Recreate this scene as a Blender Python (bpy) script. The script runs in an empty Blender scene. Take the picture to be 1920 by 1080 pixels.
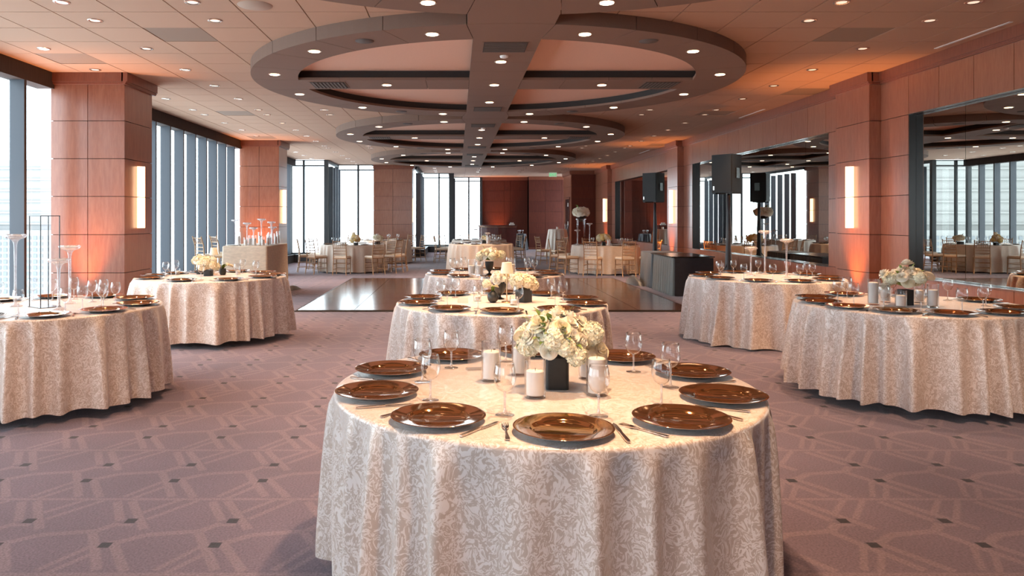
import bpy, math, random
from mathutils import Vector, Matrix
R_ = random.Random(7)
SC = bpy.context.scene
COL = SC.collection
PI = math.pi

# ---------------------------------------------------------------- camera
cam = bpy.data.cameras.new('camera')
cam.sensor_width = 36.0
cam.lens = 1400.0 / 1920.0 * 36.0
cam.shift_x = (960 - 857) / 1920.0
cam.shift_y = -(540 - 409) / 1920.0
cam.clip_start = 0.05
cam.clip_end = 2000
co = bpy.data.objects.new('camera', cam)
co.location = (0, 0, 1.5)
co.rotation_euler = (PI / 2, 0, 0)
COL.objects.link(co)
SC.camera = co

# ---------------------------------------------------------------- world, sun, exposure
world = bpy.data.worlds.new('sky')
SC.world = world
world.use_nodes = True
bg = world.node_tree.nodes['Background']
bg.inputs['Color'].default_value = (0.80, 0.90, 1.0, 1)
bg.inputs['Strength'].default_value = 5.0
SC.view_settings.view_transform = 'Standard'
SC.view_settings.look = 'None'
SC.view_settings.exposure = 0.36
SC.view_settings.gamma = 1.0
SC.view_settings.use_curve_mapping = False
SC.cycles.max_bounces = 9
SC.cycles.diffuse_bounces = 4
SC.cycles.glossy_bounces = 4
SC.cycles.transmission_bounces = 6
SC.cycles.transparent_max_bounces = 16
SC.cycles.caustics_reflective = False
SC.cycles.caustics_refractive = False
SC.cycles.sample_clamp_indirect = 4.0
SC.cycles.use_denoising = True
SPOT_W = 280.0
UP_W = 330.0

# ---------------------------------------------------------------- node helpers / materials
def newmat(name):
    m = bpy.data.materials.new(name)
    m.use_nodes = True
    nt = m.node_tree
    b = nt.nodes['Principled BSDF']
    return m, nt, b

def mat(name, col, rough=0.5, metal=0.0, noise=0.0, scale=20.0, bump=0.0, bscale=200.0, coat=0.0, sheen=0.0, emit=None, es=0.0, stretch=(1, 1, 1), sub=0.0):
    m, nt, b = newmat(name)
    b.inputs['Base Color'].default_value = (*col, 1)
    b.inputs['Roughness'].default_value = rough
    b.inputs['Metallic'].default_value = metal
    b.inputs['Coat Weight'].default_value = coat
    b.inputs['Sheen Weight'].default_value = sheen
    if emit:
        b.inputs['Emission Color'].default_value = (*emit, 1)
        b.inputs['Emission Strength'].default_value = es
    tc = nt.nodes.new('ShaderNodeTexCoord')
    mp = nt.nodes.new('ShaderNodeMapping')
    mp.inputs['Scale'].default_value = stretch
    nt.links.new(tc.outputs['Object'], mp.inputs['Vector'])
    if noise > 0:
        n = nt.nodes.new('ShaderNodeTexNoise')
        n.inputs['Scale'].default_value = scale
        n.inputs['Detail'].default_value = 5
        nt.links.new(mp.outputs['Vector'], n.inputs['Vector'])
        r = nt.nodes.new('ShaderNodeMapRange')
        r.inputs[1].default_value = 0.3; r.inputs[2].default_value = 0.7
        r.inputs[3].default_value = 1 - noise; r.inputs[4].default_value = 1 + noise
        nt.links.new(n.outputs['Fac'], r.inputs[0])
        v = nt.nodes.new('ShaderNodeVectorMath'); v.operation = 'SCALE'
        v.inputs[0].default_value = col
        nt.links.new(r.outputs[0], v.inputs['Scale'])
        nt.links.new(v.outputs[0], b.inputs['Base Color'])
    if bump > 0:
        n = nt.nodes.new('ShaderNodeTexNoise')
        n.inputs['Scale'].default_value = bscale
        nt.links.new(mp.outputs['Vector'], n.inputs['Vector'])
        bp = nt.nodes.new('ShaderNodeBump')
        bp.inputs['Strength'].default_value = bump
        bp.inputs['Distance'].default_value = 0.004
        nt.links.new(n.outputs['Fac'], bp.inputs['Height'])
        nt.links.new(bp.outputs['Normal'], b.inputs['Normal'])
    return m

def wood(name, c1, c2, rough=0.3, coat=0.25, sc=(6, 6, 0.8)):
    m, nt, b = newmat(name)
    geo = nt.nodes.new('ShaderNodeNewGeometry')
    mp = nt.nodes.new('ShaderNodeMapping'); mp.inputs['Scale'].default_value = sc
    nt.links.new(geo.outputs['Position'], mp.inputs['Vector'])
    n = nt.nodes.new('ShaderNodeTexNoise'); n.inputs['Scale'].default_value = 6; n.inputs['Detail'].default_value = 8
    n.inputs['Roughness'].default_value = 0.7; n.inputs['Distortion'].default_value = 0.4
    nt.links.new(mp.outputs[0], n.inputs['Vector'])
    oi = nt.nodes.new('ShaderNodeObjectInfo')
    ad = nt.nodes.new('ShaderNodeMath'); ad.operation = 'MULTIPLY_ADD'
    ad.inputs[1].default_value = 0.16; ad.inputs[2].default_value = -0.08
    nt.links.new(oi.outputs['Random'], ad.inputs[0])
    a2 = nt.nodes.new('ShaderNodeMath'); a2.operation = 'ADD'
    nt.links.new(n.outputs['Fac'], a2.inputs[0]); nt.links.new(ad.outputs[0], a2.inputs[1])
    cr = nt.nodes.new('ShaderNodeValToRGB')
    cr.color_ramp.elements[0].position = 0.3; cr.color_ramp.elements[0].color = (*c1, 1)
    cr.color_ramp.elements[1].position = 0.7; cr.color_ramp.elements[1].color = (*c2, 1)
    nt.links.new(a2.outputs[0], cr.inputs[0])
    nt.links.new(cr.outputs[0], b.inputs['Base Color'])
    b.inputs['Roughness'].default_value = rough
    b.inputs['Coat Weight'].default_value = coat
    b.inputs['Coat Roughness'].default_value = 0.2
    return m

def thin_glass(name, tint=(1, 1, 1), base=0.03, edge=0.75, white=0.0, rough=0.0, pw_=3.5):
    m = bpy.data.materials.new(name); m.use_nodes = True
    nt = m.node_tree
    for n in list(nt.nodes):
        if n.type != 'OUTPUT_MATERIAL': nt.nodes.remove(n)
    out = nt.get_output_node('ALL')
    tr = nt.nodes.new('ShaderNodeBsdfTransparent'); tr.inputs[0].default_value = (*tint, 1)
    gl = nt.nodes.new('ShaderNodeBsdfGlossy'); gl.inputs['Roughness'].default_value = rough
    lw = nt.nodes.new('ShaderNodeLayerWeight'); lw.inputs['Blend'].default_value = 0.5
    pw = nt.nodes.new('ShaderNodeMath'); pw.operation = 'POWER'; pw.inputs[1].default_value = pw_
    nt.links.new(lw.outputs['Facing'], pw.inputs[0])
    ma = nt.nodes.new('ShaderNodeMath'); ma.operation = 'MULTIPLY_ADD'
    ma.inputs[1].default_value = edge; ma.inputs[2].default_value = base; ma.use_clamp = True
    nt.links.new(pw.outputs[0], ma.inputs[0])
    mx = nt.nodes.new('ShaderNodeMixShader')
    nt.links.new(ma.outputs[0], mx.inputs[0]); nt.links.new(tr.outputs[0], mx.inputs[1]); nt.links.new(gl.outputs[0], mx.inputs[2])
    last = mx
    if white > 0:
        df = nt.nodes.new('ShaderNodeBsdfTranslucent'); df.inputs[0].default_value = (0.95, 0.93, 0.95, 1)
        d2 = nt.nodes.new('ShaderNodeBsdfDiffuse'); d2.inputs[0].default_value = (0.95, 0.93, 0.95, 1)
        m1 = nt.nodes.new('ShaderNodeMixShader'); m1.inputs[0].default_value = 0.5
        nt.links.new(df.outputs[0], m1.inputs[1]); nt.links.new(d2.outputs[0], m1.inputs[2])
        m2 = nt.nodes.new('ShaderNodeMixShader'); m2.inputs[0].default_value = white
        nt.links.new(mx.outputs[0], m2.inputs[1]); nt.links.new(m1.outputs[0], m2.inputs[2])
        last = m2
    nt.links.new(last.outputs[0], out.inputs['Surface'])
    return m

def jacquard(name, ca, cb, scale, rough_a, rough_b):
    m, nt, b = newmat(name)
    tc = nt.nodes.new('ShaderNodeTexCoord')
    mp = nt.nodes.new('ShaderNodeMapping'); mp.inputs['Scale'].default_value = (1, 1, 0.8)
    nt.links.new(tc.outputs['Object'], mp.inputs['Vector'])
    n0 = nt.nodes.new('ShaderNodeTexNoise'); n0.inputs['Scale'].default_value = scale * 0.35; n0.inputs['Detail'].default_value = 1
    nt.links.new(mp.outputs[0], n0.inputs['Vector'])
    mv = nt.nodes.new('ShaderNodeVectorMath'); mv.operation = 'MULTIPLY_ADD'
    mv.inputs[1].default_value = (0.10, 0.10, 0.10)
    nt.links.new(n0.outputs['Color'], mv.inputs[0]); nt.links.new(mp.outputs[0], mv.inputs[2])
    n1 = nt.nodes.new('ShaderNodeTexNoise'); n1.inputs['Scale'].default_value = scale; n1.inputs['Detail'].default_value = 3
    n1.inputs['Distortion'].default_value = 2.2; n1.inputs['Roughness'].default_value = 0.6
    nt.links.new(mv.outputs[0], n1.inputs['Vector'])
    r = nt.nodes.new('ShaderNodeMapRange'); r.inputs[1].default_value = 0.485; r.inputs[2].default_value = 0.535
    nt.links.new(n1.outputs['Fac'], r.inputs[0])
    mx = nt.nodes.new('ShaderNodeMix'); mx.data_type = 'RGBA'
    mx.inputs[6].default_value = (*ca, 1); mx.inputs[7].default_value = (*cb, 1)
    nt.links.new(r.outputs[0], mx.inputs[0]); nt.links.new(mx.outputs[2], b.inputs['Base Color'])
    rr = nt.nodes.new('ShaderNodeMapRange'); rr.inputs[3].default_value = rough_a; rr.inputs[4].default_value = rough_b
    nt.links.new(r.outputs[0], rr.inputs[0]); nt.links.new(rr.outputs[0], b.inputs['Roughness'])
    bp = nt.nodes.new('ShaderNodeBump'); bp.inputs['Strength'].default_value = 0.25; bp.inputs['Distance'].default_value = 0.002
    nt.links.new(n1.outputs['Fac'], bp.inputs['Height']); nt.links.new(bp.outputs[0], b.inputs['Normal'])
    b.inputs['Specular IOR Level'].default_value = 0.75
    b.inputs['Sheen Weight'].default_value = 0.3
    b.inputs['Sheen Roughness'].default_value = 0.35
    return m

def carpet_mat():
    m, nt, b = newmat('patterned_carpet')
    N = nt.nodes; L = nt.links
    geo = N.new('ShaderNodeNewGeometry')
    CX, CY = 0.504, 0.841
    A = (-1.615, 3.70)
    segs = []
    def s(x0, y0, x1, y1, w=0.045): segs.append((x0, y0, x1, y1, w))
    s(0.045, -0.245, 0.138, -0.168); s(0.138, -0.165, 0.385, -0.12); s(0.385, -0.12, 0.455, -0.03)
    s(-0.01, 0.285, 0.245, 0.285, 0.03); s(0.24, 0.285, 0.5, 0.285, 0.03)
    s(0.01, 0.10, 0.148, 0.28, 0.03); s(0.07, 0.02, 0.244, 0.27, 0.03)
    s(-0.007, 0.494, -0.122, 0.295, 0.03); s(-0.057, 0.555, -0.178, 0.32, 0.03)
    s(-0.183, 0.25, -0.055, 0.0); s(-0.107, 0.26, 0.104, -0.10)
    s(-0.122, -0.14, 0.08, -0.52); s(0.015, -0.23, 0.20, -0.53)
    s(-0.05, -0.05, 0.03, -0.05, 0.03)
    last = None
    def math(op, a, bb=None, c=None):
        n = N.new('ShaderNodeMath'); n.operation = op
        for i, v in enumerate((a, bb, c)):
            if v is None: continue
            if isinstance(v, (int, float)): n.inputs[i].default_value = v
            else: L.new(v, n.inputs[i])
        return n.outputs[0]
    def dist(x0, y0, x1, y1, w):
        mx, my = A[0] + (x0 + x1) / 2, A[1] + (y0 + y1) / 2
        ln = ((x1 - x0) ** 2 + (y1 - y0) ** 2) ** .5
        dx, dy = (x1 - x0) / ln, (y1 - y0) / ln
        sb = N.new('ShaderNodeVectorMath'); sb.operation = 'SUBTRACT'; sb.inputs[1].default_value = (mx, my, 0)
        L.new(geo.outputs['Position'], sb.inputs[0])
        wr = N.new('ShaderNodeVectorMath'); wr.operation = 'WRAP'
        wr.inputs[1].default_value = (CX / 2, CY / 2, 5); wr.inputs[2].default_value = (-CX / 2, -CY / 2, -5)
        L.new(sb.outputs[0], wr.inputs[0])
        d1 = N.new('ShaderNodeVectorMath'); d1.operation = 'DOT_PRODUCT'; d1.inputs[1].default_value = (dx, dy, 0)
        d2 = N.new('ShaderNodeVectorMath'); d2.operation = 'DOT_PRODUCT'; d2.inputs[1].default_value = (-dy, dx, 0)
        L.new(wr.outputs[0], d1.inputs[0]); L.new(wr.outputs[0], d2.inputs[0])
        a = math('SUBTRACT', math('ABSOLUTE', d1.outputs['Value']), ln / 2)
        c = math('SUBTRACT', math('ABSOLUTE', d2.outputs['Value']), w / 2)
        return math('MAXIMUM', a, c)
    for sg in segs:
        d = dist(*sg)
        last = d if last is None else math('MINIMUM', last, d)
    def ss(v, lo, hi):
        r = N.new('ShaderNodeMapRange'); r.interpolation_type = 'SMOOTHSTEP'
        r.inputs[1].default_value = lo; r.inputs[2].default_value = hi
        r.inputs[3].default_value = 1; r.inputs[4].default_value = 0
        L.new(v, r.inputs[0]); return r.outputs[0]
    line = ss(last, -0.006, 0.006)
    dk = math('MINIMUM', dist(-0.026, 0, 0.026, 0, 0.055), dist(-0.026, -0.274, 0.026, -0.274, 0.055))
    dark = ss(dk, -0.003, 0.003)
    no = N.new('ShaderNodeTexNoise'); no.inputs['Scale'].default_value = 1.6; no.inputs['Detail'].default_value = 6
    L.new(geo.outputs['Position'], no.inputs['Vector'])
    pile = N.new('ShaderNodeTexNoise'); pile.inputs['Scale'].default_value = 95; pile.inputs['Detail'].default_value = 2
    L.new(geo.outputs['Position'], pile.inputs['Vector'])
    m1 = N.new('ShaderNodeMix'); m1.data_type = 'RGBA'
    m1.inputs[6].default_value = (0.138, 0.101, 0.140, 1); m1.inputs[7].default_value = (0.186, 0.137, 0.170, 1)
    L.new(line, m1.inputs[0])
    m2 = N.new('ShaderNodeMix'); m2.data_type = 'RGBA'
    m2.inputs[7].default_value = (0.018, 0.012, 0.018, 1)
    L.new(dark, m2.inputs[0]); L.new(m1.outputs[2], m2.inputs[6])
    v = math('MULTIPLY_ADD', no.outputs['Fac'], 0.5, 0.75)
    v = math('MULTIPLY', v, math('MULTIPLY_ADD', pile.outputs['Fac'], 1.5, 0.25))
    sc = N.new('ShaderNodeVectorMath'); sc.operation = 'SCALE'
    L.new(m2.outputs[2], sc.inputs[0]); L.new(v, sc.inputs['Scale'])
    L.new(sc.outputs[0], b.inputs['Base Color'])
    b.inputs['Roughness'].default_value = 0.95
    b.inputs['Sheen Weight'].default_value = 0.25
    b.inputs['Specular IOR Level'].default_value = 0.2
    bp = N.new('ShaderNodeBump'); bp.inputs['Strength'].default_value = 0.4; bp.inputs['Distance'].default_value = 0.004
    L.new(pile.outputs['Fac'], bp.inputs['Height']); L.new(bp.outputs[0], b.inputs['Normal'])
    return m

M = {}
M['wood'] = wood('red_brown_veneer', (0.26, 0.085, 0.046), (0.37, 0.145, 0.082), 0.30, 0.7, (5, 5, 0.6))
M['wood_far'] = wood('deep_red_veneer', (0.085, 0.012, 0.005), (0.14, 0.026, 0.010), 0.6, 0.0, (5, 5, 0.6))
M['crown'] = wood('crown_wood', (0.20, 0.06, 0.035), (0.28, 0.09, 0.05), 0.35, 0.2)
M['wood_back'] = mat('joint_shadow_wood', (0.03, 0.012, 0.008), 0.7)
M['mahogany'] = wood('dark_mahogany', (0.055, 0.010, 0.009), (0.12, 0.022, 0.018), 0.35, 0.25)
M['tile'] = mat('acoustic_tile', (0.52, 0.33, 0.235), 0.9, noise=0.05, scale=300, bump=0.1, bscale=500)
M['tile_back'] = mat('ceiling_plenum', (0.16, 0.11, 0.08), 0.9)
M['grille_tile'] = mat('perforated_grille', (0.30, 0.21, 0.16), 0.7, noise=0.2, scale=400)
M['soffit'] = mat('grey_soffit_panel', (0.20, 0.122, 0.090), 0.75, noise=0.06, scale=150)
M['soffit_dark'] = mat('dark_reveal', (0.035, 0.028, 0.026), 0.8)
M['coffer'] = mat('coffer_cream', (0.80, 0.52, 0.40), 0.85, noise=0.03, scale=60)
M['vent'] = mat('vent_metal', (0.10, 0.08, 0.07), 0.6)
M['carpet'] = carpet_mat()
M['parquet'] = wood('dance_floor_wood', (0.035, 0.014, 0.010), (0.12, 0.055, 0.04), 0.16, 0.5, (1.2, 14, 1))
M['mullion'] = mat('anodised_mullion', (0.065, 0.072, 0.088), 0.45, 0.2)
M['mullion_dark'] = mat('dark_mullion', (0.05, 0.055, 0.06), 0.5, 0.2)
M['sill'] = mat('charcoal_sill', (0.05, 0.05, 0.055), 0.5, noise=0.1)
M['shade'] = mat('roller_shade_fabric', (0.045, 0.032, 0.03), 0.9, noise=0.25, scale=9, stretch=(1, 8, 0.4))
M['pane'] = thin_glass('window_glass', (0.96, 0.99, 0.98), 0.02, 0.5)
M['mirror'] = mat('mirror_silver', (0.62, 0.62, 0.58), 0.0, 1.0)
M['mirror_edge'] = mat('polished_mirror_edge', (0.75, 0.78, 0.76), 0.15, 0.6)
M['black'] = mat('black_reveal', (0.015, 0.013, 0.012), 0.25)
M['metal_trim'] = mat('chrome_trim', (0.75, 0.75, 0.75), 0.15, 1.0)
M['damask'] = jacquard('cream_damask', (0.57, 0.46, 0.395), (0.86, 0.78, 0.745), 42, 0.42, 0.25)
M['linen'] = mat('linen', (0.72, 0.60, 0.47), 0.85, noise=0.10, scale=12, bump=0.2, bscale=300, sheen=0.2, stretch=(1, 1, 3))
M['satin'] = mat('champagne_satin', (0.78, 0.66, 0.55), 0.4, noise=0.05, scale=30, sheen=0.3)
M['bronze'] = mat('bronze_glass', (0.44, 0.21, 0.085), 0.07, 0.92)
M['silverback'] = mat('silver_underside', (0.62, 0.62, 0.64), 0.25, 0.7)
M['glass'] = thin_glass('clear_glass', (0.995, 0.995, 0.995), 0.05, 1.0, pw_=2.4)
M['crystal'] = thin_glass('crystal', (0.98, 0.98, 1.0), 0.16, 0.8, white=0.22, rough=0.05)
M['acrylic'] = thin_glass('acrylic', (0.98, 0.99, 1.0), 0.06, 0.8, white=0.06)
M['wax'] = mat('white_wax', (0.97, 0.94, 0.91), 0.5)
M['silver'] = mat('cutlery_silver', (0.62, 0.58, 0.56), 0.12, 1.0)
M['vase'] = mat('matte_black_ceramic', (0.022, 0.026, 0.028), 0.45, noise=0.15, scale=30)
M['petal'] = mat('cream_petal', (0.95, 0.86, 0.64), 0.6, noise=0.06, scale=40, sheen=0.2)
M['petal_w'] = mat('ivory_petal', (0.97, 0.92, 0.80), 0.6, noise=0.04, scale=40, sheen=0.2)
M['petal_g'] = mat('pale_green_floret', (0.93, 0.90, 0.72), 0.65, noise=0.12, scale=60)
M['petal_y'] = mat('yellow_floret', (0.93, 0.78, 0.38), 0.65, noise=0.10, scale=60)
M['leaf'] = mat('leaf_green', (0.16, 0.24, 0.05), 0.5, noise=0.2, scale=30)
M['gold'] = wood('gilded_chair_wood', (0.36, 0.20, 0.10), (0.52, 0.32, 0.17), 0.3, 0.3, (8, 8, 8))
M['ivory'] = mat('ivory_cushion', (0.86, 0.75, 0.62), 0.7, noise=0.04)
M['brass'] = mat('brushed_brass', (0.75, 0.50, 0.30), 0.25, 1.0)
M['lampshade'] = mat('cream_lampshade', (0.88, 0.82, 0.66), 0.7)
M['spk'] = mat('black_speaker_plastic', (0.012, 0.012, 0.014), 0.6, bump=0.3, bscale=300)
M['spk_grille'] = mat('black_speaker_grille', (0.014, 0.014, 0.015), 0.6, 0.1, bump=0.5, bscale=500)
M['badge'] = mat('silver_badge', (0.7, 0.7, 0.7), 0.3, 0.7)
M['black_cloth'] = mat('black_cloth', (0.018, 0.020, 0.028), 0.45, noise=0.2, scale=15, sheen=0.3)
M['lit_black_cloth'] = mat('grey_satin_cloth', (0.16, 0.15, 0.13), 0.35, noise=0.3, scale=5, stretch=(6, 6, 0.3))  # black drape; window light it catches is painted as grey tone and streaks
M['bulb'] = mat('lit_bulb', (1, 0.9, 0.8), 0.5, emit=(1.0, 0.74, 0.50), es=7.0)
M['bulb_dim'] = mat('recessed_bulb', (1, 0.9, 0.8), 0.4, emit=(1.0, 0.72, 0.52), es=0.75)
M['lamp_ring'] = mat('downlight_trim', (0.80, 0.66, 0.58), 0.18, 0.9)
M['sconce'] = mat('lit_alabaster', (1, 0.85, 0.7), 0.5, emit=(1.0, 0.60, 0.34), es=3.2, noise=0.0)
M['sconce_metal'] = mat('sconce_bronze', (0.35, 0.18, 0.1), 0.4, 0.8)
M['exit_green'] = mat('exit_green', (0.05, 0.5, 0.15), 0.5, emit=(0.1, 0.8, 0.3), es=0.8)
M['exit_face'] = mat('exit_face', (0.75, 0.85, 0.72), 0.4, emit=(0.5, 0.7, 0.5), es=0.25)
M['white_paint'] = mat('white_paper', (0.85, 0.83, 0.8), 0.6)
M['tower'] = mat('tower_facade', (0.25, 0.245, 0.24), 0.8, noise=0.05, scale=0.05)
M['tower_glass'] = mat('tower_window', (0.155, 0.165, 0.18), 0.5)
M['diffuser'] = mat('ceiling_speaker_mesh', (0.47, 0.36, 0.29), 0.8)
M['spk_dark'] = mat('soffit_speaker_mesh', (0.10, 0.085, 0.08), 0.8)

# ---------------------------------------------------------------- mesh helpers
class MB:
    def __init__(s): s.v = []; s.f = []; s.m = []
    def face(s, idx, mi=0): s.f.append(tuple(idx)); s.m.append(mi)
    def box(s, x0, x1, y0, y1, z0, z1, mi=0):
        n = len(s.v)
        s.v += [(x0, y0, z0), (x1, y0, z0), (x1, y1, z0), (x0, y1, z0), (x0, y0, z1), (x1, y0, z1), (x1, y1, z1), (x0, y1, z1)]
        for q in ((0, 3, 2, 1), (4, 5, 6, 7), (0, 1, 5, 4), (1, 2, 6, 5), (2, 3, 7, 6), (3, 0, 4, 7)):
            s.face([n + i for i in q], mi)
        return s
    def obox(s, p0, p1, t0, t1, z0, z1, mi=0):
        """box along p0->p1 (xy), thickness from t0 to t1 along the left normal"""
        d = Vector((p1[0] - p0[0], p1[1] - p0[1])); d.normalize(); n = Vector((-d.y, d.x))
        c = [(p0[0] + n.x * t0, p0[1] + n.y * t0), (p1[0] + n.x * t0, p1[1] + n.y * t0), (p1[0] + n.x * t1, p1[1] + n.y * t1), (p0[0] + n.x * t1, p0[1] + n.y * t1)]
        return s.prism(c, z0, z1, mi)
    def prism(s, c, z0, z1, mi=0):
        n = len(s.v); k = len(c)
        a = sum(c[i][0] * c[(i + 1) % k][1] - c[(i + 1) % k][0] * c[i][1] for i in range(k))
        if a < 0: c = c[::-1]
        s.v += [(x, y, z0) for x, y in c] + [(x, y, z1) for x, y in c]
        s.face([n + i for i in range(k)][::-1], mi); s.face([n + k + i for i in range(k)], mi)
        for i in range(k):
            j = (i + 1) % k
            s.face([n + i, n + j, n + k + j, n + k + i], mi)
        return s
    def lathe(s, prof, seg=24, c=(0, 0, 0), mi=0, close=False):
        n = len(s.v); k = len(prof)
        for i in range(seg):
            a = 2 * PI * i / seg; ca, sa = math.cos(a), math.sin(a)
            for r, z in prof: s.v.append((c[0] + r * ca, c[1] + r * sa, c[2] + z))
        for i in range(seg):
            j = (i + 1) % seg
            for q in range(k - 1):
                mm = mi[q] if isinstance(mi, (list, tuple)) else mi
                s.face([n + i * k + q, n + j * k + q, n + j * k + q + 1, n + i * k + q + 1], mm)
        return s
    def tube(s, pts, r, seg=6, mi=0):
        pts = [Vector(p) for p in pts]; n = len(s.v)
        rr = r if isinstance(r, (list, tuple)) else [r] * len(pts)
        for i, p in enumerate(pts):
            d = (pts[min(i + 1, len(pts) - 1)] - pts[max(i - 1, 0)]).normalized()
            up = Vector((0, 0, 1)) if abs(d.z) < 0.9 else Vector((1, 0, 0))
            a = d.cross(up).normalized(); b = d.cross(a)
            for q in range(seg):
                t = 2 * PI * q / seg
                s.v.append(tuple(p + (a * math.cos(t) + b * math.sin(t)) * rr[i]))
        for i in range(len(pts) - 1):
            for q in range(seg):
                w = (q + 1) % seg
                s.face([n + i * seg + q, n + i * seg + w, n + (i + 1) * seg + w, n + (i + 1) * seg + q], mi)
        s.face([n + q for q in range(seg)], mi); s.face([n + (len(pts) - 1) * seg + q for q in range(seg)][::-1], mi)
        return s
    def xf(s, mtx, start=0):
        for i in range(start, len(s.v)): s.v[i] = tuple(mtx @ Vector(s.v[i]))
        return s
    def mesh(s, name, mats, smooth=False, auto=None):
        me = bpy.data.meshes.new(name)
        me.from_pydata(s.v, [], s.f)
        if not isinstance(mats, (list, tuple)): mats = [mats]
        for m in mats: me.materials.append(m)
        if any(s.m): me.polygons.foreach_set('material_index', s.m)
        if smooth:
            me.polygons.foreach_set('use_smooth', [True] * len(me.polygons))
            if auto: me.set_sharp_from_angle(angle=math.radians(auto))
        me.update()
        return me
    def build(s, name, mats, parent=None, smooth=False, auto=None, loc=(0, 0, 0), rot=(0, 0, 0)):
        return put(name, s.mesh(name, mats, smooth, auto), parent, loc, rot)

def put(name, me, parent=None, loc=(0, 0, 0), rot=(0, 0, 0), scale=None):
    o = bpy.data.objects.new(name, me)
    COL.objects.link(o)
    o.location = loc; o.rotation_euler = rot
    if scale: o.scale = scale
    if parent: o.parent = parent
    return o

def tag(o, label=None, cat=None, group=None, kind=None):
    if label: o['label'] = label
    if cat: o['category'] = cat
    if group: o['group'] = group
    if kind: o['kind'] = kind
    return o

def thing(name, label, cat, loc=(0, 0, 0), rz=0, group=None):
    o = bpy.data.objects.new(name, None); COL.objects.link(o)
    o.empty_display_size = 0.1
    o.location = loc; o.rotation_euler = (0, 0, rz)
    return tag(o, label, cat, group)

def struct(o, label=None):
    o['kind'] = 'structure'
    if label: o['label'] = label
    return o

def dup(root, loc, rz=None, label=None, group=None, scale=None):
    r = root.copy(); COL.objects.link(r); r.location = loc
    if rz is not None: r.rotation_euler = (0, 0, rz)
    if label: r['label'] = label
    if group: r['group'] = group
    if scale: r.scale = scale
    for ch in list(root.children):
        c = ch.copy(); COL.objects.link(c); c.parent = r
        for g in list(ch.children):
            d = g.copy(); COL.objects.link(d); d.parent = c
    return r

ORD = 'first second third fourth fifth sixth seventh eighth ninth tenth eleventh twelfth thirteenth fourteenth fifteenth sixteenth seventeenth eighteenth nineteenth twentieth'.split()
ORD += ['twenty-' + w for w in ORD[:9]] + ['thirtieth'] + ['thirty-' + w for w in ORD[:9]]

def spot(loc, target, power, col, size=80, blend=0.6, rad=0.05, name='spot'):
    l = bpy.data.lights.new(name, 'SPOT'); l.energy = power; l.color = col
    l.spot_size = math.radians(size); l.spot_blend = blend; l.shadow_soft_size = rad
    o = bpy.data.objects.new(name, l); COL.objects.link(o); o.location = loc
    d = Vector(target) - Vector(loc)
    o.rotation_euler = d.to_track_quat('-Z', 'Y').to_euler()
    return o

H = 3.5
XL = -5.55      # window wall line (shade face)
XG = -5.73      # glass line
XR = 5.84       # right wall panel face
Y0 = -7.0       # wall behind the camera
ZJ = [0.10, 0.745, 1.272, 1.80, 2.32, 2.84, 3.35]   # horizontal joints of the wood
PCOL = [(1.37, 2.29), (10.29, 11.21), (19.2, 20.12)]
PCOLR = [(1.37, 2.29), (10.29, 11.21), (19.25, 20.17), (28.2, 29.12)]

# ---------------------------------------------------------------- floor
fl = MB(); fl.box(-6.0, 6.4, Y0 - 0.2, 37.2, -0.2, 0.0)
struct(fl.build('floor', M['carpet']), 'mauve carpet with pale lattice lines and small dark rectangles')

# ---------------------------------------------------------------- ceiling
RC = [(0.52, 10.42 + 6.86 * k) for k in (-1, 0, 1, 2)]
RO, RI = 3.28, 2.68
HS = 3.36       # underside of the soffits
def inside(x, y):
    if y < 25.7: return -5.55 < x < 5.84
    if y < 28: return -4.5 < x < 5.84
    if y < 33.3: return -1.65 < x < 5.84
    return -0.3 < x < 5.84
cb = MB()
for (x0, x1, y0, y1) in ((-6.0, 6.4, Y0 - .2, 25.8), (-4.6, 6.4, 25.8, 28.1), (-3.3, 6.4, 28.1, 29.1), (-1.75, 6.4, 29.1, 33.4), (-0.4, 6.4, 33.4, 37.2)):
    cb.box(x0, x1, y0, y1, H + 0.02, H + 0.25)
ceil = struct(cb.build('ceiling', M['tile_back']), 'tan ceiling of square acoustic tiles')
T = 0.61
tile_me = MB().box(-T / 2 + .006, T / 2 - .006, -T / 2 + .006, T / 2 - .006, 0, 0.019).mesh('ceiling_tile', M['tile'])
tile_gr = MB().box(-T / 2 + .006, T / 2 - .006, -T / 2 + .006, T / 2 - .006, 0.003, 0.019).mesh('grille_tile', M['grille_tile'])
rest = MB(); nt_ = 0
xs = [-3.31 + T * i for i in range(-4, 16)]
ys = [7.24 + T * j for j in range(-24, 49)]
GR = {(1, 1)}
grill_spots = [(-2.95, 8.15), (-4.78, 9.4), (4.1, 8.1), (5.3, 11.85), (-4.78, 18.3), (5.3, 20.6), (4.7, 14.0), (-4.2, 14.0)]
cells = []
for xi in xs:
    for yj in ys:
        cx, cy = xi + T / 2, yj + T / 2
        x0, x1 = max(xi, -5.55), min(xi + T, 5.84)
        if x1 - x0 < 0.05 or not inside((x0 + x1) / 2, cy): continue
        hid = False
        for rc in RC:
            far = max(math.hypot(a - rc[0], b - rc[1]) for a in (x0, x1) for b in (yj, yj + T))
            if far < RO - 0.02: hid = True
        if hid: continue
        cells.append((cy, cx, x0, x1, yj))
cells.sort()
for cy, cx, x0, x1, yj in cells:
    full = (x1 - x0) > T - .01
    if full and 6.6 < cy < 22.5 and nt_ < 300:
        g = any(abs(cx - a) < T / 2 and abs(cy - b) < T / 2 for a, b in grill_spots)
        o = put('return_grille' if g else 'ceiling_tile', tile_gr if g else tile_me, ceil, (cx, cy, H))
        nt_ += 1
    else:
        rest.box(x0 + .004, x1 - .004, yj + .004, yj + T - .004, H, H + .019)
o = rest.build('distant_ceiling_tiles', M['tile'], ceil); o['kind'] = 'stuff'

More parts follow.
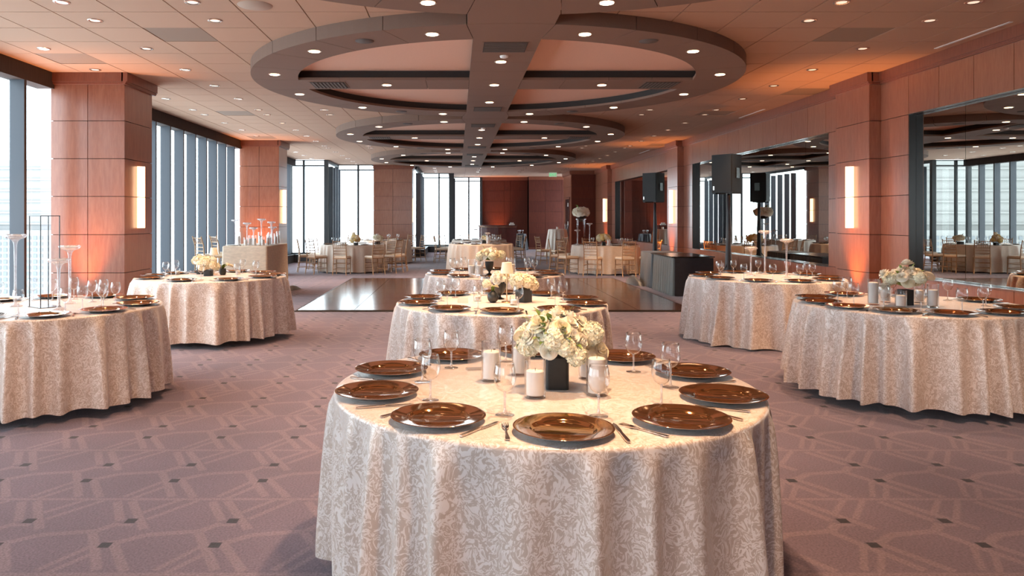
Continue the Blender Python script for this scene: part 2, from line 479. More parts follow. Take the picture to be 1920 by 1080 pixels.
# soffit rings with cross beams
def ringsec(a0, a1, r0, r1, z0, z1, mb, mi=0, n=4):
    for q in range(n):
        b0 = a0 + (a1 - a0) * q / n; b1 = a0 + (a1 - a0) * (q + 1) / n
        mb.prism([(r0 * math.cos(b0), r0 * math.sin(b0)), (r1 * math.cos(b0), r1 * math.sin(b0)), (r1 * math.cos(b1), r1 * math.sin(b1)), (r0 * math.cos(b1), r0 * math.sin(b1))], z0, z1, mi)
g = 0.0012
rp = MB()
a0, a1 = math.radians(0) + g, math.radians(15) - g
n = 5
pts_o = [(RO * math.cos(a0 + (a1 - a0) * i / n), RO * math.sin(a0 + (a1 - a0) * i / n)) for i in range(n + 1)]
pts_i = [(RI * math.cos(a0 + (a1 - a0) * i / n), RI * math.sin(a0 + (a1 - a0) * i / n)) for i in range(n, -1, -1)]
rp.prism(pts_o + pts_i, HS, HS + 0.036)
q0 = RO - 0.02
pts_q = [(q0 * math.cos(a0 + (a1 - a0) * i / n), q0 * math.sin(a0 + (a1 - a0) * i / n)) for i in range(n, -1, -1)]
rp.prism(pts_o + pts_q, HS + 0.036, H + 0.005)
ring_me = rp.mesh('soffit_panel', M['soffit'])
light_me_t = MB().lathe([(0.078, 0), (0.062, -0.004), (0.060, 0.004)], 20).mesh('trim_ring', M['lamp_ring'], True)
light_me_b = MB().lathe([(0.061, 0.001), (0.03, 0.006), (0.0005, 0.008)], 16).mesh('bulb', M['bulb'], True)
dim_me_t = MB().lathe([(0.076, 0.0), (0.066, -0.006), (0.045, 0.001)], 20).mesh('trim_ring', M['lamp_ring'], True)
dim_me_b = MB().lathe([(0.047, -0.001), (0.03, 0.0), (0.0005, 0.0)], 16).mesh('bulb', M['bulb_dim'], True)
NAMES = ['first', 'second', 'third', 'fourth']
lights_made = []
def downlight(x, y, z, label, group, dim=False):
    t = thing('downlight', label, 'ceiling light', (x, y, z - 0.003), 0, group)
    put('trim_ring', dim_me_t if dim else light_me_t, t); put('bulb', dim_me_b if dim else light_me_b, t, (0, 0, 0.0 if dim else -0.007))
    return t
vent_fr = MB().box(-.25, .25, -.25, .25, -.004, 0.0).mesh('vent_frame', M['soffit'])
vs = MB()
for i in range(9): vs.box(-.225, .225, -.215 + i * .05, -.19 + i * .05, -.012, -.004)
vent_sl = vs.mesh('slat', M['vent'])
vent_bk = MB().box(-.235, .235, -.235, .235, -.006, -.003).mesh('vent_back', M['soffit_dark'])
HOURS = 'twelve one two three four five six seven eight nine ten eleven'.split()
def clock(ang):
    """clock position in plan, 12 = furthest from the camera"""
    h = round(((90 - ang) % 360) / 30.0) % 12
    return HOURS[int(h)]
for k, (cx, cy) in enumerate(RC):
    nm = ['ring overhead', 'large near ceiling ring', 'middle ceiling ring', 'furthest ceiling ring'][k]
    root = bpy.data.objects.new('ceiling_soffit', None); COL.objects.link(root); root.location = (cx, cy, 0)
    struct(root, 'grey ring soffit with cross beams, ' + nm)
    for i in range(24):
        put('soffit_panel', ring_me, root, (0, 0, 0), (0, 0, math.radians(7.5 + 15 * i)))
    # dark inner reveal + lip
    rv = MB(); rv.lathe([(RI + 0.05, HS + 0.036), (RI + 0.05, H + 0.01)], 96)
    rv.build('dark_reveal', M['soffit_dark'], root, True)
    # coffer ceiling disc
    cd = MB(); seg = 96
    cd.v = [(0, 0, H - 0.004)] + [((RI + .06) * math.cos(2 * PI * i / seg), (RI + .06) * math.sin(2 * PI * i / seg), H - 0.004) for i in range(seg)]
    cd.f = [(0, 1 + (i + 1) % seg, 1 + i) for i in range(seg)]; cd.m = [0] * seg
    cd.build('coffer_panel', M['coffer'], root)
    # beams
    bw = 0.355
    L1 = RI + 0.015
    nb = 4
    for sgn in (-1, 1):
        for i in range(nb):
            y_a = bw + (L1 - bw) * i / nb; y_b = bw + (L1 - bw) * (i + 1) / nb
            p = MB(); p.box(-bw, bw, y_a + .003, y_b - .003, HS + .0005, HS + 0.036)
            if sgn < 0: p.xf(Matrix.Rotation(PI, 4, 'Z'))
            p.build('beam_panel', M['soffit'], root)
            p = MB(); p.box(y_a + .003, y_b - .003, -bw, bw, HS + .0005, HS + 0.036)
            if sgn < 0: p.xf(Matrix.Rotation(PI, 4, 'Z'))
            p.build('beam_panel', M['soffit'], root)
    MB().box(-bw + .003, bw - .003, -bw + .003, bw - .003, HS + .0005, HS + .036).build('beam_panel', M['soffit'], root)
    cr = MB()
    cr.box(-bw + .05, bw - .05, -RI - .03, RI + .03, HS + .03, H + .005)
    cr.box(-RI - .03, RI + .03, -bw + .05, bw - .05, HS + .03, H + .0045)
    cr.build('dark_reveal', M['soffit_dark'], root)
    for j, (vx, vy) in enumerate(((0, -2.3), (2.3, 0), (0, 2.3), (-2.3, 0))):
        if k == 0 and vy <= 0 and vx == 0: continue
        v = thing('ceiling_vent', f"dark square air vent at {['six', 'three', 'twelve', 'nine'][j]} o'clock inside the {nm}", 'vent', (cx + vx, cy + vy, HS), (PI / 2 if vx else 0), 'square vents in the ring soffits')
        put('vent_frame', vent_fr, v); put('vent_back', vent_bk, v); put('slat', vent_sl, v)
    for i in range(12):
        a = 15 + 30 * i
        if k == 0 and (i in (6, 7, 8, 9, 10, 11)): continue
        downlight(cx + 2.98 * math.cos(math.radians(a)), cy + 2.98 * math.sin(math.radians(a)), HS,
                  f"glowing downlight, {ORD[i]} round the rim counting from the mirror side, {nm}", 'glowing downlights in the soffit rings')
    for (lx, ly, w) in ((0, -1.55, 'front arm'), (0, 0, 'centre'), (0, 1.55, 'far arm'), (-1.5, 0, 'window-side arm'), (1.5, 0, 'mirror-side arm')):
        if k == 0 and ly <= 0: continue
        downlight(cx + lx, cy + ly, HS, f'glowing downlight in the {w} of the cross beam, {nm}', 'glowing downlights in the cross beams')
    for a in (60, 120, 240, 300):
        if k == 0 and a > 180: continue
        d = MB().lathe([(0.10, 0.002), (0.095, -0.006), (0.0005, -0.006)], 24).build('soffit_speaker', M['spk_dark'], None, True, loc=(cx + 2.98 * math.cos(math.radians(a)), cy + 2.98 * math.sin(math.radians(a)), HS))
        tag(d, f"dark round speaker grille near {clock(a)} o'clock in the {nm}", 'speaker grille', 'round speaker grilles in the soffits')
    # small smoke detector
    if k in (1, 2):
        d = MB().lathe([(0.05, 0.0), (0.045, -0.02), (0.02, -0.028), (0.0005, -0.028)], 20).build('smoke_detector', M['white_paint'], None, True, loc=(cx + .02, cy - 1.86, HS))
        tag(d, f'small white smoke detector on the beam of the {nm}', 'smoke detector', 'smoke detectors on the beams')
    # real light from the ring lamps
    if k < 3:
        for a in (15, 75, 105, 165, 195, 255, 285, 345):
            if k == 0 and a > 180: continue
            x, y = cx + 2.98 * math.cos(math.radians(a)), cy + 2.98 * math.sin(math.radians(a))
            spot((x, y, HS - .03), (x, y, 0), SPOT_W, (1.0, 0.62, 0.36), 74, 0.75, 0.06, 'ring_lamp')
        for ly in (-1.55, 0, 1.55):
            spot((cx, cy + ly, HS - .03), (cx, cy + ly, 0), SPOT_W, (1.0, 0.62, 0.36), 74, 0.75, 0.06, 'beam_lamp')
# junction pieces between rings
for k in range(3):
    y = (RC[k][1] + RC[k + 1][1]) / 2
    j = MB(); j.box(RC[0][0] - .42, RC[0][0] + .42, y - .17, y + .17, HS + .002, H + .004)
    struct(j.build('ceiling_soffit', M['soffit']), f'flat grey soffit link after the {NAMES[k]} ceiling ring')

# recessed dim downlights of the tiled ceiling
rel = (-2.87, -1.62, -0.37, 0.85, 2.08, 3.35)
cols = {'outer row along the windows': -4.87, 'inner row along the windows': -3.66, 'row along the mirror wall': 4.78}
for nm, x in cols.items():
    c = 0
    for k in range(0, 4):
        for r in rel:
            y = RC[k][1] + r
            if y < 6.4 or not inside(x - .5, y): continue
            if any(abs(y - (p[0] + .46)) < .5 for p in PCOL) and x < -4.5: pass
            c += 1
            downlight(x, y, H, f'small recessed ceiling light, {ORD[c - 1]} of the {nm}', 'small recessed lights in the tiled ceiling', True)
c = 0
for k in range(0, 4):
    for r in (3.35 - 6.86 - .05, -2.87, 3.35):
        for x in (-2.45, 3.56):
            y = RC[k][1] + r
            if y < 6.5 or r < -3: continue
            c += 1
            downlight(x, y, H, f'small recessed ceiling light in the {NAMES[min(k, 3)]} notch between rings, {"window" if x < 0 else "mirror"} side, {"near" if r > 0 else "far"} one', 'small recessed lights between the rings', True)
c = 0
for y in (28.6, 29.8, 31.0, 32.2):
    for x in (-0.9, 0.9, 2.7, 4.4):
        c += 1
        downlight(x, y, H, f'small recessed ceiling light, {ORD[c - 1]} beyond the furthest ring', 'small recessed lights beyond the rings', True)
for i, (x, y) in enumerate(((-3.66, 7.55), (-3.66, 10.05), (-2.45, 6.9), (3.56, 6.9), (4.78, 7.55), (4.78, 8.8), (4.78, 10.05), (-4.87, 8.8), (-3.66, 12.5), (4.78, 12.5), (-4.6, 18), (4.6, 18), (-3.4, 24), (4.6, 24), (1, 31), (3.5, 31))):
    spot((x, y, H - .03), (x, y, 0), SPOT_W * .8, (1.0, 0.62, 0.36), 84, 0.8, 0.06, 'ceiling_lamp')
d = MB().lathe([(0.165, 0.002), (0.155, -0.006), (0.0005, -0.006)], 28).build('ceiling_speaker', M['diffuser'], None, True, loc=(-1.9, 7.02, H))
tag(d, 'large round tan speaker grille in the tiles beside the near ring', 'speaker grille')
for i, (y, w) in enumerate(((8.2, 'near'), (14.3, 'middle'), (22.5, 'far'))):
    sd = MB(); sd.box(5.62, 5.66, y - .6, y + .6, H - .006, H + .001)
    tag(sd.build('linear_diffuser', M['white_paint']), f'thin linear air slot in the ceiling by the mirror wall, {w} one', 'air diffuser', 'linear air slots')

# ---------------------------------------------------------------- wood panelling helpers
def ptrans(p0, p1):
    d = Vector((p1[0] - p0[0], p1[1] - p0[1])); L = d.length; d.normalize()
    return d, L
def wood_face(root, p0, p1, us, zs, t=0.025, gap=0.004, skip=None, mat_=None):
    """veneer panels on the left side of p0->p1; us in metres from p0"""
    d, L = ptrans(p0, p1)
    for i in range(len(us) - 1):
        for j in range(len(zs) - 1):
            if skip and skip(us[i], us[i + 1], zs[j], zs[j + 1]): continue
            a = (p0[0] + d.x * (us[i] + gap), p0[1] + d.y * (us[i] + gap)); b = (p0[0] + d.x * (us[i + 1] - gap), p0[1] + d.y * (us[i + 1] - gap))
            m = MB(); m.obox(a, b, 0, t, zs[j] + gap, zs[j + 1] - gap)
            m.build('veneer_panel', mat_ or M['wood'], root)
def crown(root, p0, p1, ext=0.0):
    d, L = ptrans(p0, p1)
    a = (p0[0] - d.x * ext, p0[1] - d.y * ext); b = (p1[0] + d.x * ext, p1[1] + d.y * ext)
    m = MB(); m.obox(a, b, -0.02, 0.06, 3.375, H); m.obox(a, b, -0.02, 0.045, 3.355, 3.375); m.obox(a, b, -.02, 0.035, 3.34, 3.355)
    m.build('crown_moulding', M['crown'], root)
def base(root, p0, p1):
    m = MB(); m.obox(p0, p1, 0, 0.03, 0, 0.10); m.build('skirting', M['crown'], root)

# right wall -----------------------------------------------------------------
wr = MB(); wr.box(6.10, 6.4, Y0, 31.6, 0, H)
wall_r = struct(wr.build('wall_right', M['wood_back']), 'wood panelled wall with three long mirrors')
OPEN = [(-5.0, 0.9), (2.9, 9.66), (11.74, 18.54), (20.75, 27.62)]
edges = [Y0] + [v for p in PCOLR for v in p] + [31.5]
bays = [(Y0, PCOLR[0][0]), (PCOLR[0][1], PCOLR[1][0]), (PCOLR[1][1], PCOLR[2][0]), (PCOLR[2][1], PCOLR[3][0]), (PCOLR[3][1], 31.5)]
ZO0, ZO1 = 0.745, 2.84
XM = 5.94
mirror_names = ['mirror beside the camera', 'near mirror', 'middle mirror', 'far mirror']
for bi, (b0, b1) in enumerate(bays):
    if bi < 4:
        o0, o1 = OPEN[bi]
        bk = MB()
        bk.box(5.865, 6.10, b0, b1, 0, ZO0 - .012); bk.box(5.865, 6.10, b0, b1, ZO1 + .012, H)
        bk.box(5.865, 6.10, b0, o0 - .012, ZO0 - .012, ZO1 + .012); bk.box(5.865, 6.10, o1 + .012, b1, ZO0 - .012, ZO1 + .012)
        bk.build('wall_core', M['wood_back'], wall_r)
        # wood: p0->p1 running towards +Y has its left normal at -X
        us = [b0]
        q = o1
        while q > b0 + .25: us.append(q); q -= T
        us = sorted(set(us)); 
        if b1 - o1 > .05: us.append(b1)
        us2 = [u - b0 for u in us]
        wood_face(wall_r, (5.865, b0), (5.865, b1), us2, [ZO1, 3.35])
        us3 = [0] + [u for i, u in enumerate(us2[1:-1]) if i % 2 == 0] + [b1 - b0]
        wood_face(wall_r, (5.865, b0), (5.865, b1), us3, [0.10, ZO0])
        wood_face(wall_r, (5.865, b0), (5.865, b1), [0, o0 - b0], ZJ[1:6])
        wood_face(wall_r, (5.865, b0), (5.865, b1), [o1 - b0, b1 - b0], ZJ[1:6])
        # lining
        ln = MB()
        ln.box(5.85, 5.94, o0 - .012, o0, ZO0, ZO1); ln.box(5.85, 5.94, o1, o1 + .012, ZO0, ZO1)
        ln.box(5.85, 5.94, o0 - .012, o1 + .012, ZO1, ZO1 + .012); ln.box(5.85, 5.94, o0 - .012, o1 + .012, ZO0 - .012, ZO0)
        ln.build('opening_lining', M['black'], wall_r)
        tr = MB(); tr.box(5.834, 5.85, o0, o1, ZO0 - .010, ZO0 + .002); tr.box(5.836, 5.85, o0, o1, ZO1 - .001, ZO1 + .006)
        tr.build('opening_trim', M['metal_trim'], wall_r)
        # mirror panels
        mr = thing('wall_mirror', f"long wall mirror in seamed panels, the {mirror_names[bi]} on the wood wall", 'mirror', (XM, o0, ZO0), 0, 'long wall mirrors')
        q = o1 - 0.94
        ms = [o1]
        while q > o0 + .3: ms.append(q); q -= 1.22
        ms.append(o0); ms = ms[::-1]
        for i in range(len(ms) - 1):
            p = MB(); p.box(0, 0.012, ms[i] - o0 + .003, ms[i + 1] - o0 - .003, 0.002, ZO1 - ZO0 - .002)
            p.build('mirror_panel', M['mirror'], mr)
        bk2 = MB(); bk2.box(0.013, 0.03, 0, o1 - o0, 0, ZO1 - ZO0); bk2.build('mirror_backing', M['mirror_edge'], mr)
    else:
        MB().box(5.865, 6.10, b0, b1, 0, H).build('wall_core', M['wood_back'], wall_r)
        wood_face(wall_r, (5.865, b0), (5.865, b1), [0, (b1 - b0) / 2, b1 - b0], ZJ)
    crown(wall_r, (5.84, b0), (5.84, b1))
    base(wall_r, (5.84, b0), (5.84, b1))

# sconces ----------------------------------------------------------------------
half = MB()
prof = [(0.062 * math.cos(PI * i / 8), 0.085 * math.sin(PI * i / 8)) for i in range(9)]
half.prism(prof, 0, 0.435)
sc_me = half.mesh('glass_shade', M['sconce'], True, 40)
bkp = MB(); bkp.box(-.035, .035, -.01, .012, -.455, .455); sc_bk = bkp.mesh('back_plate', M['sconce_metal'])
def sconce(x, y, rz, label):
    t = thing('wall_sconce', label, 'wall light', (x, y, 1.80), rz, 'tall alabaster sconces on the columns')
    put('back_plate', sc_bk, t); put('glass_shade', sc_me, t, (0, 0, 0.006)); put('glass_shade', sc_me, t, (0, 0, -0.441))
# pillars ------------------------------------------------------------------------
def pillar(x0, x1, y0, y1, label, faces, ncols=2):
    core = MB(); core.box(x0 + .02, x1 - .02, y0 + .02, y1 - .02, 0, H)
    r = struct(core.build('pillar', M['wood_back']), label)
    if 'S' in faces:   # towards the camera: p0->p1 running -X has left normal -Y
        w = x1 - x0
        wood_face(r, (x1, y0 + .025), (x0, y0 + .025), [w * i / ncols for i in range(ncols + 1)], ZJ)
        crown(r, (x1, y0), (x0, y0), 0.0); base(r, (x1, y0 + .0), (x0, y0 + .0))
    if 'E' in faces:   # +X
        wood_face(r, (x1 - .025, y1), (x1 - .025, y0), [0, y1 - y0], ZJ)
        crown(r, (x1, y1), (x1, y0), 0.06); base(r, (x1, y1), (x1, y0))
    if 'W' in faces:
        wood_face(r, (x0 + .025, y0), (x0 + .025, y1), [0, y1 - y0], ZJ)
        crown(r, (x0, y0), (x0, y1), 0.06); base(r, (x0, y0), (x0, y1))
    if 'N' in faces:
        w = x1 - x0
        wood_face(r, (x0, y1 - .025), (x1, y1 - .025), [w * i / ncols for i in range(ncols + 1)], ZJ)
        crown(r, (x0, y1), (x1, y1), 0.0)
    return r
for i, (a, b) in enumerate(PCOL):
    w = ['beside the camera', 'nearest the camera on the window side', 'second on the window side'][i]
    pillar(-5.60, -4.58, a, b, f'square wood panelled column {w}', 'SEN')
    sconce(-4.58, (a + b) / 2, -PI / 2, f"tall glowing sconce on the {['unseen', 'nearest', 'second'][i]} window-side column")
for i, (a, b) in enumerate(PCOLR):
    w = ['beside the camera', 'nearest on the mirror side', 'second on the mirror side', 'third on the mirror side'][i]
    pillar(5.68, 6.12, a, b, f'shallow wood panelled pier {w}', 'WSN', 1)
    sconce(5.68, (a + b) / 2, PI / 2, f"tall glowing sconce on the {['unseen', 'nearest', 'second', 'third'][i]} mirror-side pier")
pillar(-3.14, -1.68, 28.0, 29.0, 'wide red-brown column between the far windows', 'SEN', 2)
sconce(-1.68, 28.5, -PI / 2, 'tall glowing sconce on the wide far column')

# far walls ------------------------------------------------------------------
fw = MB()
fw.box(1.15, 3.45, 36.53, 36.9, 0, H); fw.box(3.45, 6.4, 35.93, 36.9, 0, H)
wall_f = struct(fw.build('wall_far', M['wood_back']), 'red-brown wood panelled end wall')
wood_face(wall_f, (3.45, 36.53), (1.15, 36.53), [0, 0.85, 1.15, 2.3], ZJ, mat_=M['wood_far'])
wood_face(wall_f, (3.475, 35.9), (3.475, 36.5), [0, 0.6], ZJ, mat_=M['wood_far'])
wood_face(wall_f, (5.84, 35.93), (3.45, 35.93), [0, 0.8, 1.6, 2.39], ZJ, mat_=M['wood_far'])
crown(wall_f, (3.45, 36.5), (1.15, 36.5)); base(wall_f, (3.45, 36.5), (1.15, 36.5)); base(wall_f, (5.84, 35.9), (3.45, 35.9)); base(wall_f, (3.45, 35.9), (3.45, 36.5))
crown(wall_f, (5.84, 35.9), (3.45, 35.9))
blk = MB(); blk.box(4.83, 6.4, 31.53, 33.7, 0, H)
wall_b = struct(blk.build('wall_closet', M['wood_back']), 'wood clad corner block with a dark glazed door')
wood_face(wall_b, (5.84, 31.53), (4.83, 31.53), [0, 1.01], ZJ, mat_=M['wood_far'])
DY0, DY1 = 31.75, 33.05
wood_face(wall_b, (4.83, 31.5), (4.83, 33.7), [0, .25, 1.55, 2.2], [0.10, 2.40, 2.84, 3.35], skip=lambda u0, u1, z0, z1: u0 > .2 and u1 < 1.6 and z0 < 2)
crown(wall_b, (4.80, 31.5), (4.80, 33.7), .03); crown(wall_b, (5.84, 31.5), (4.80, 31.5)); base(wall_b, (5.84, 31.5), (4.80, 31.5))
dr = thing('door_1', None, None, (4.80, 31.76, 0)); del_ = dr; dr['kind'] = 'structure'; dr['label'] = 'dark glazed door in the corner block'
m = MB(); m.box(-.02, .03, 0, .06, 0, 2.38); m.box(-.02, .03, 1.22, 1.28, 0, 2.38); m.box(-.02, .03, 0, 1.28, 2.32, 2.38); m.build('door_frame', M['crown'], dr)
m = MB(); m.box(0, .03, .06, 1.22, 0, 2.32); dlf = m.build('door_leaf', M['black'], dr)
for z in (2.0, 1.2, 0.45):
    m = MB(); m.box(-.012, 0, .45, .6, z, z + .16); m.build('door_plate', M['white_paint'], dlf)
m = MB(); m.tube([(-.03, 1.1, .95), (-.05, 1.1, 1.25)], .012); m.build('door_handle', M['metal_trim'], dlf)
# panel picture / dark thermostat plate on corner block
m = MB(); m.box(5.12, 5.30, 31.475, 31.5, 1.35, 1.50); tag(m.build('wall_control_panel', M['black']), 'small dark control panel on the corner block wall', 'control panel')
# exit sign
ex = thing('exit_sign', 'small green and white exit sign hanging under the far ceiling', 'sign', (4.16, 32.4, H))
m = MB(); m.box(-.17, .17, -.015, .015, -.21, -.02); m.build('sign_face', M['exit_face'], ex)
m = MB(); m.box(-.01, .01, -.01, .01, -.03, 0); m.build('bracket', M['metal_trim'], ex)
cu = bpy.data.curves.new('exit_text', 'FONT'); cu.body = 'EXIT'; cu.size = 0.15; cu.align_x = 'CENTER'; cu.extrude = 0.002
cu.materials.append(M['exit_green'])
ctmp = bpy.data.objects.new('tmp_text', cu); COL.objects.link(ctmp)
bpy.context.view_layer.update()
lme = bpy.data.meshes.new_from_object(ctmp.evaluated_get(bpy.context.evaluated_depsgraph_get())); bpy.data.objects.remove(ctmp)
o = put('lettering', lme, ex); o.location = (0, -.018, -.168); o.rotation_euler = (PI / 2, 0, 0)

# unseen wall behind the camera, openings added and sized for daylight ------------------------------------------------
wb = MB(); wb.box(-6, 6.4, Y0 - .2, Y0, 0, .3); wb.box(-6, 6.4, Y0 - .2, Y0, 3.2, H); 
wb.box(-1.5, 6.4, Y0 - .2, Y0, .3, 3.2)
for x in (-5.8, -3.6): wb.box(x - .15, x + .15, Y0 - .2, Y0, .3, 3.2)
struct(wb.build('wall_near', M['wood']), 'unseen wood end wall behind the camera, openings added for daylight')

# windows ---------------------------------------------------------------------
WN = [0]; TN = [0]
def window(p0, p1, posts, label, z0=0.27, z1=3.40, fins=False, pmat=None):
    """glazing along p0->p1; posts = distances of mullions; room side = left normal"""
    WN[0] += 1
    d, L = ptrans(p0, p1)
    r = bpy.data.objects.new('window_%d' % WN[0], None); COL.objects.link(r); struct(r, label)
    pm = pmat or M['mullion']
    at = lambda u: (p0[0] + d.x * u, p0[1] + d.y * u)
    for zz0, zz1 in (((z0 - .0, z0 + .05), (z1, H)) if fins else ((z0, z0 + .05), (3.28, 3.325), (3.47, H))):
        m = MB(); m.obox(at(0), at(L), -.03, .05, zz0, zz1); m.build('window_rail', M['mullion_dark'], r)
    dep = .168 if fins else .07; hw = .028 if fins else .035
    pm_me = None
    for u in posts:
        m = MB(); m.obox(at(u - hw), at(u + hw), -.02, dep, z0, H if not fins else 3.3)
        if fins:
            m.obox(at(u - hw - .006), at(u - hw), .03, .045, z0, 3.3); m.obox(at(u - hw - .006), at(u - hw), .10, .115, z0, 3.3)
        m.build('mullion', pm, r)
    us = [0] + list(posts) + [L]
    for i in range(len(us) - 1):
        if us[i + 1] - us[i] < .1: continue
        m = MB(); m.obox(at(us[i] + .01), at(us[i + 1] - .01), -.008, -.002, z0 + .03, z1 + .01); m.build('pane', M['pane'], r)
        if not fins:
            m = MB(); m.obox(at(us[i] + .01), at(us[i + 1] - .01), -.008, -.002, z1 + .01, 3.48); m.build('pane', M['pane'], r)
    return r
def sill(p0, p1, depth=.40, label='low charcoal window bench'):
    m = MB(); m.obox(p0, p1, -.05, depth, 0, .25); m.obox(p0, p1, -.05, depth + .015, .25, .27)
    return struct(m.build('window_sill', M['sill']), label)
wbays = [(Y0, PCOL[0][0], 'window wall beside the camera'), (PCOL[0][1], PCOL[1][0], 'near window wall with vertical fins'), (PCOL[1][1], PCOL[2][0], 'window wall of narrow vertical fins between the columns'), (PCOL[2][1], 25.7, 'finned windows beyond the second column')]
for y0, y1, lb in wbays:
    ph = 14.5
    k0 = math.ceil((y0 + .1 - ph) / .697); k1 = math.floor((y1 - .1 - ph) / .697)
    posts = [y1 - (ph + .697 * k) for k in range(k1, k0 - 1, -1)]
    # p0->p1 must have the room (+X) on the left: run -Y
    window((XG, y1), (XG, y0), posts, lb, fins=True)
    sill((XG, y1), (XG, y0), .22)
    m = MB(); m.box(XG - .05, XL, y0, y1, 3.28, H + .01)
    TN[0] += 1; struct(m.build('trim_%d' % TN[0], M['shade']), 'dark roller shade pocket above the windows')
# stepped far facade
window((-4.55, 25.7), (-5.85, 25.7), [0.72], 'bright window past the second column', pmat=M['mullion_dark'])
sill((-4.5, 25.7), (-5.85, 25.7), .45)
window((-4.5, 28.0), (-4.5, 25.7), [.25, .8, 1.35, 1.9], 'oblique finned window behind the far left table', fins=True, pmat=M['mullion'])
window((-3.10, 28.0), (-4.5, 28.0), [0.6], 'bright window beside the wide far column', pmat=M['mullion_dark'])
sill((-3.1, 28.0), (-4.5, 28.0), .45)
window((-1.62, 33.3), (-1.62, 29.0), [.3, .95, 1.6, 2.25, 2.9, 3.5], 'oblique finned window after the wide column', fins=True)
sill((-1.62, 33.3), (-1.62, 29.0), .35)
window((-.25, 33.3), (-1.62, 33.3), [.55], 'bright window in the third step', pmat=M['mullion_dark'])
sill((-.25, 33.3), (-1.62, 33.3), .5)
window((-.25, 36.4), (-.25, 33.3), [.3, .95, 1.6, 2.25, 2.8], 'oblique finned window of the last step', fins=True)
window((1.17, 36.4), (-.25, 36.4), [.6], 'last bright window beside the end wall', pmat=M['mullion_dark'])
sill((1.17, 36.4), (-.25, 36.4), .5)
for x, y, s in ((-4.5, 25.7, .07), (-4.5, 28, .07), (-1.62, 33.3, .08), (-.25, 33.3, .11), (-.25, 36.4, .05), (1.17, 36.45, .06), (-5.73, 25.7, .06)):
    m = MB(); m.box(x - s, x + s, y - s, y + s, 0, H); TN[0] += 1; struct(m.build('trim_%d' % TN[0], M['mullion_dark']), 'dark corner post of the glazing')

# buildings outside ---------------------------------------------------------------
bt = thing('office_tower', 'pale office tower seen through the near window', 'building', (-215, 400, -160))
m = MB(); m.box(-125, -2, 0, 60, 0, 155); m.build('tower_wall', M['tower'], bt)
w = MB()
for i in range(38):
    for j in range(36):
        x = -124 + i * 3.2; z = 38 + j * 3.2
        w.box(x, x + 2.0, -.4, .1, z, z + 1.9)
o = w.build('tower_windows', M['tower_glass'], bt); o['kind'] = 'stuff'
m = MB(); m.box(-125, -2, 5, 50, 155, 193)
for j in range(6): m.box(-126, -1, 4, 5, 158 + j * 6, 159 + j * 6)
m.build('tower_crown', M['tower'], bt)

# ---------------------------------------------------------------- dance floor
DX0, DX1, DYA, DYB = -2.57, 3.83, 12.0, 18.4
df = thing('dance_floor', 'glossy dark wood portable dance floor laid in squares', 'dance floor', (DX0, DYA, 0))
n = 7; w = (DX1 - DX0) / n
pm = MB().box(.004, w - .004, .004, w - .004, 0.0005, .022).mesh('floor_panel', M['parquet'])
for i in range(n):
    for j in range(n):
        put('floor_panel', pm, df, (i * w, j * w, 0))
L = DX1 - DX0
for a, b in (((0, 0), (L, 0)), ((L, 0), (L, L)), ((L, L), (0, L)), ((0, L), (0, 0))):
    d, _ = ptrans(a, b); nn = (d.y, -d.x)
    m = MB(); k = len(m.v)
    m.v += [(a[0], a[1], .024), (b[0], b[1], .024), (b[0] + (nn[0] + d.x) * .06, b[1] + (nn[1] + d.y) * .06, .001), (a[0] + (nn[0] - d.x) * .06, a[1] + (nn[1] - d.y) * .06, .001),
            (a[0], a[1], .001), (b[0], b[1], .001)]
    for f in ((0, 1, 2, 3), (0, 3, 4), (1, 5, 2), (0, 4, 5, 1), (3, 2, 5, 4)): m.face(f[::-1])
    m.build('edge_ramp', M['black'], df)

# ---------------------------------------------------------------- tablecloths
ZT = 0.765
def cloth(cx, cy, label, R=0.915, zt=ZT, hem=0.05, folds=30, amp=0.028, flare=0.035, seed=1, m_=None, seg=420, soft=0.0, name='tablecloth', group='round table cloths'):
    r = random.Random(seed)
    ph = [r.uniform(0, 2 * PI) for _ in range(8)]
    k1, k2 = folds, max(3, int(folds * .62))
    mb = MB()
    rings = []
    for i in range(0, 7): rings.append(('t', R * (0.0005 + i / 6.0 * .985), 0))
    for a in (20, 45, 70, 90): rings.append(('e', a, 0))
    for i in range(1, 17): rings.append(('s', i / 16.0, 0))
    Hs = zt - hem
    er = 0.018
    for kind, p, _ in rings:
        for q in range(seg):
            th = 2 * PI * q / seg
            if kind == 't': rr, z = p, zt
            elif kind == 'e':
                a = math.radians(p); rr = R * .985 + er * math.sin(a); z = zt - er + er * math.cos(a)
            else:
                wth = th + .05 * math.sin(3 * th + ph[0]) + .045 * math.sin(7 * th + ph[1])
                s = .5 + .5 * math.sin(k1 * wth + ph[2]); s = s ** 1.7
                s2 = .5 + .5 * math.sin(k2 * wth + ph[3])
                big = math.sin(9 * wth + ph[4]) * .4 + math.sin(5 * wth + ph[5]) * .4
                grow = min(1, .05 + p ** .5)
                f = amp * grow * (s * (0.55 + .45 * s2) * 2.2 + .4 * s2 + big * (.3 + .7 * p) * .9 - .75)
                rr = R * .985 + er + flare * p + f + soft * p ** 3 * (.5 + .5 * math.sin(11 * wth + ph[6]))
                z = zt - er - (Hs - er) * p
                if p == 1: z += .008 * math.sin(k2 * wth + ph[7])
            mb.v.append((rr * math.cos(th), rr * math.sin(th), z))
    for i in range(len(rings) - 1):
        for q in range(seg):
            j = (q + 1) % seg
            mb.face((i * seg + q, (i + 1) * seg + q, (i + 1) * seg + j, i * seg + j))
    o = mb.build(name, m_ or M['damask'], None, True, loc=(cx, cy, 0))
    return tag(o, label, 'tablecloth', group)

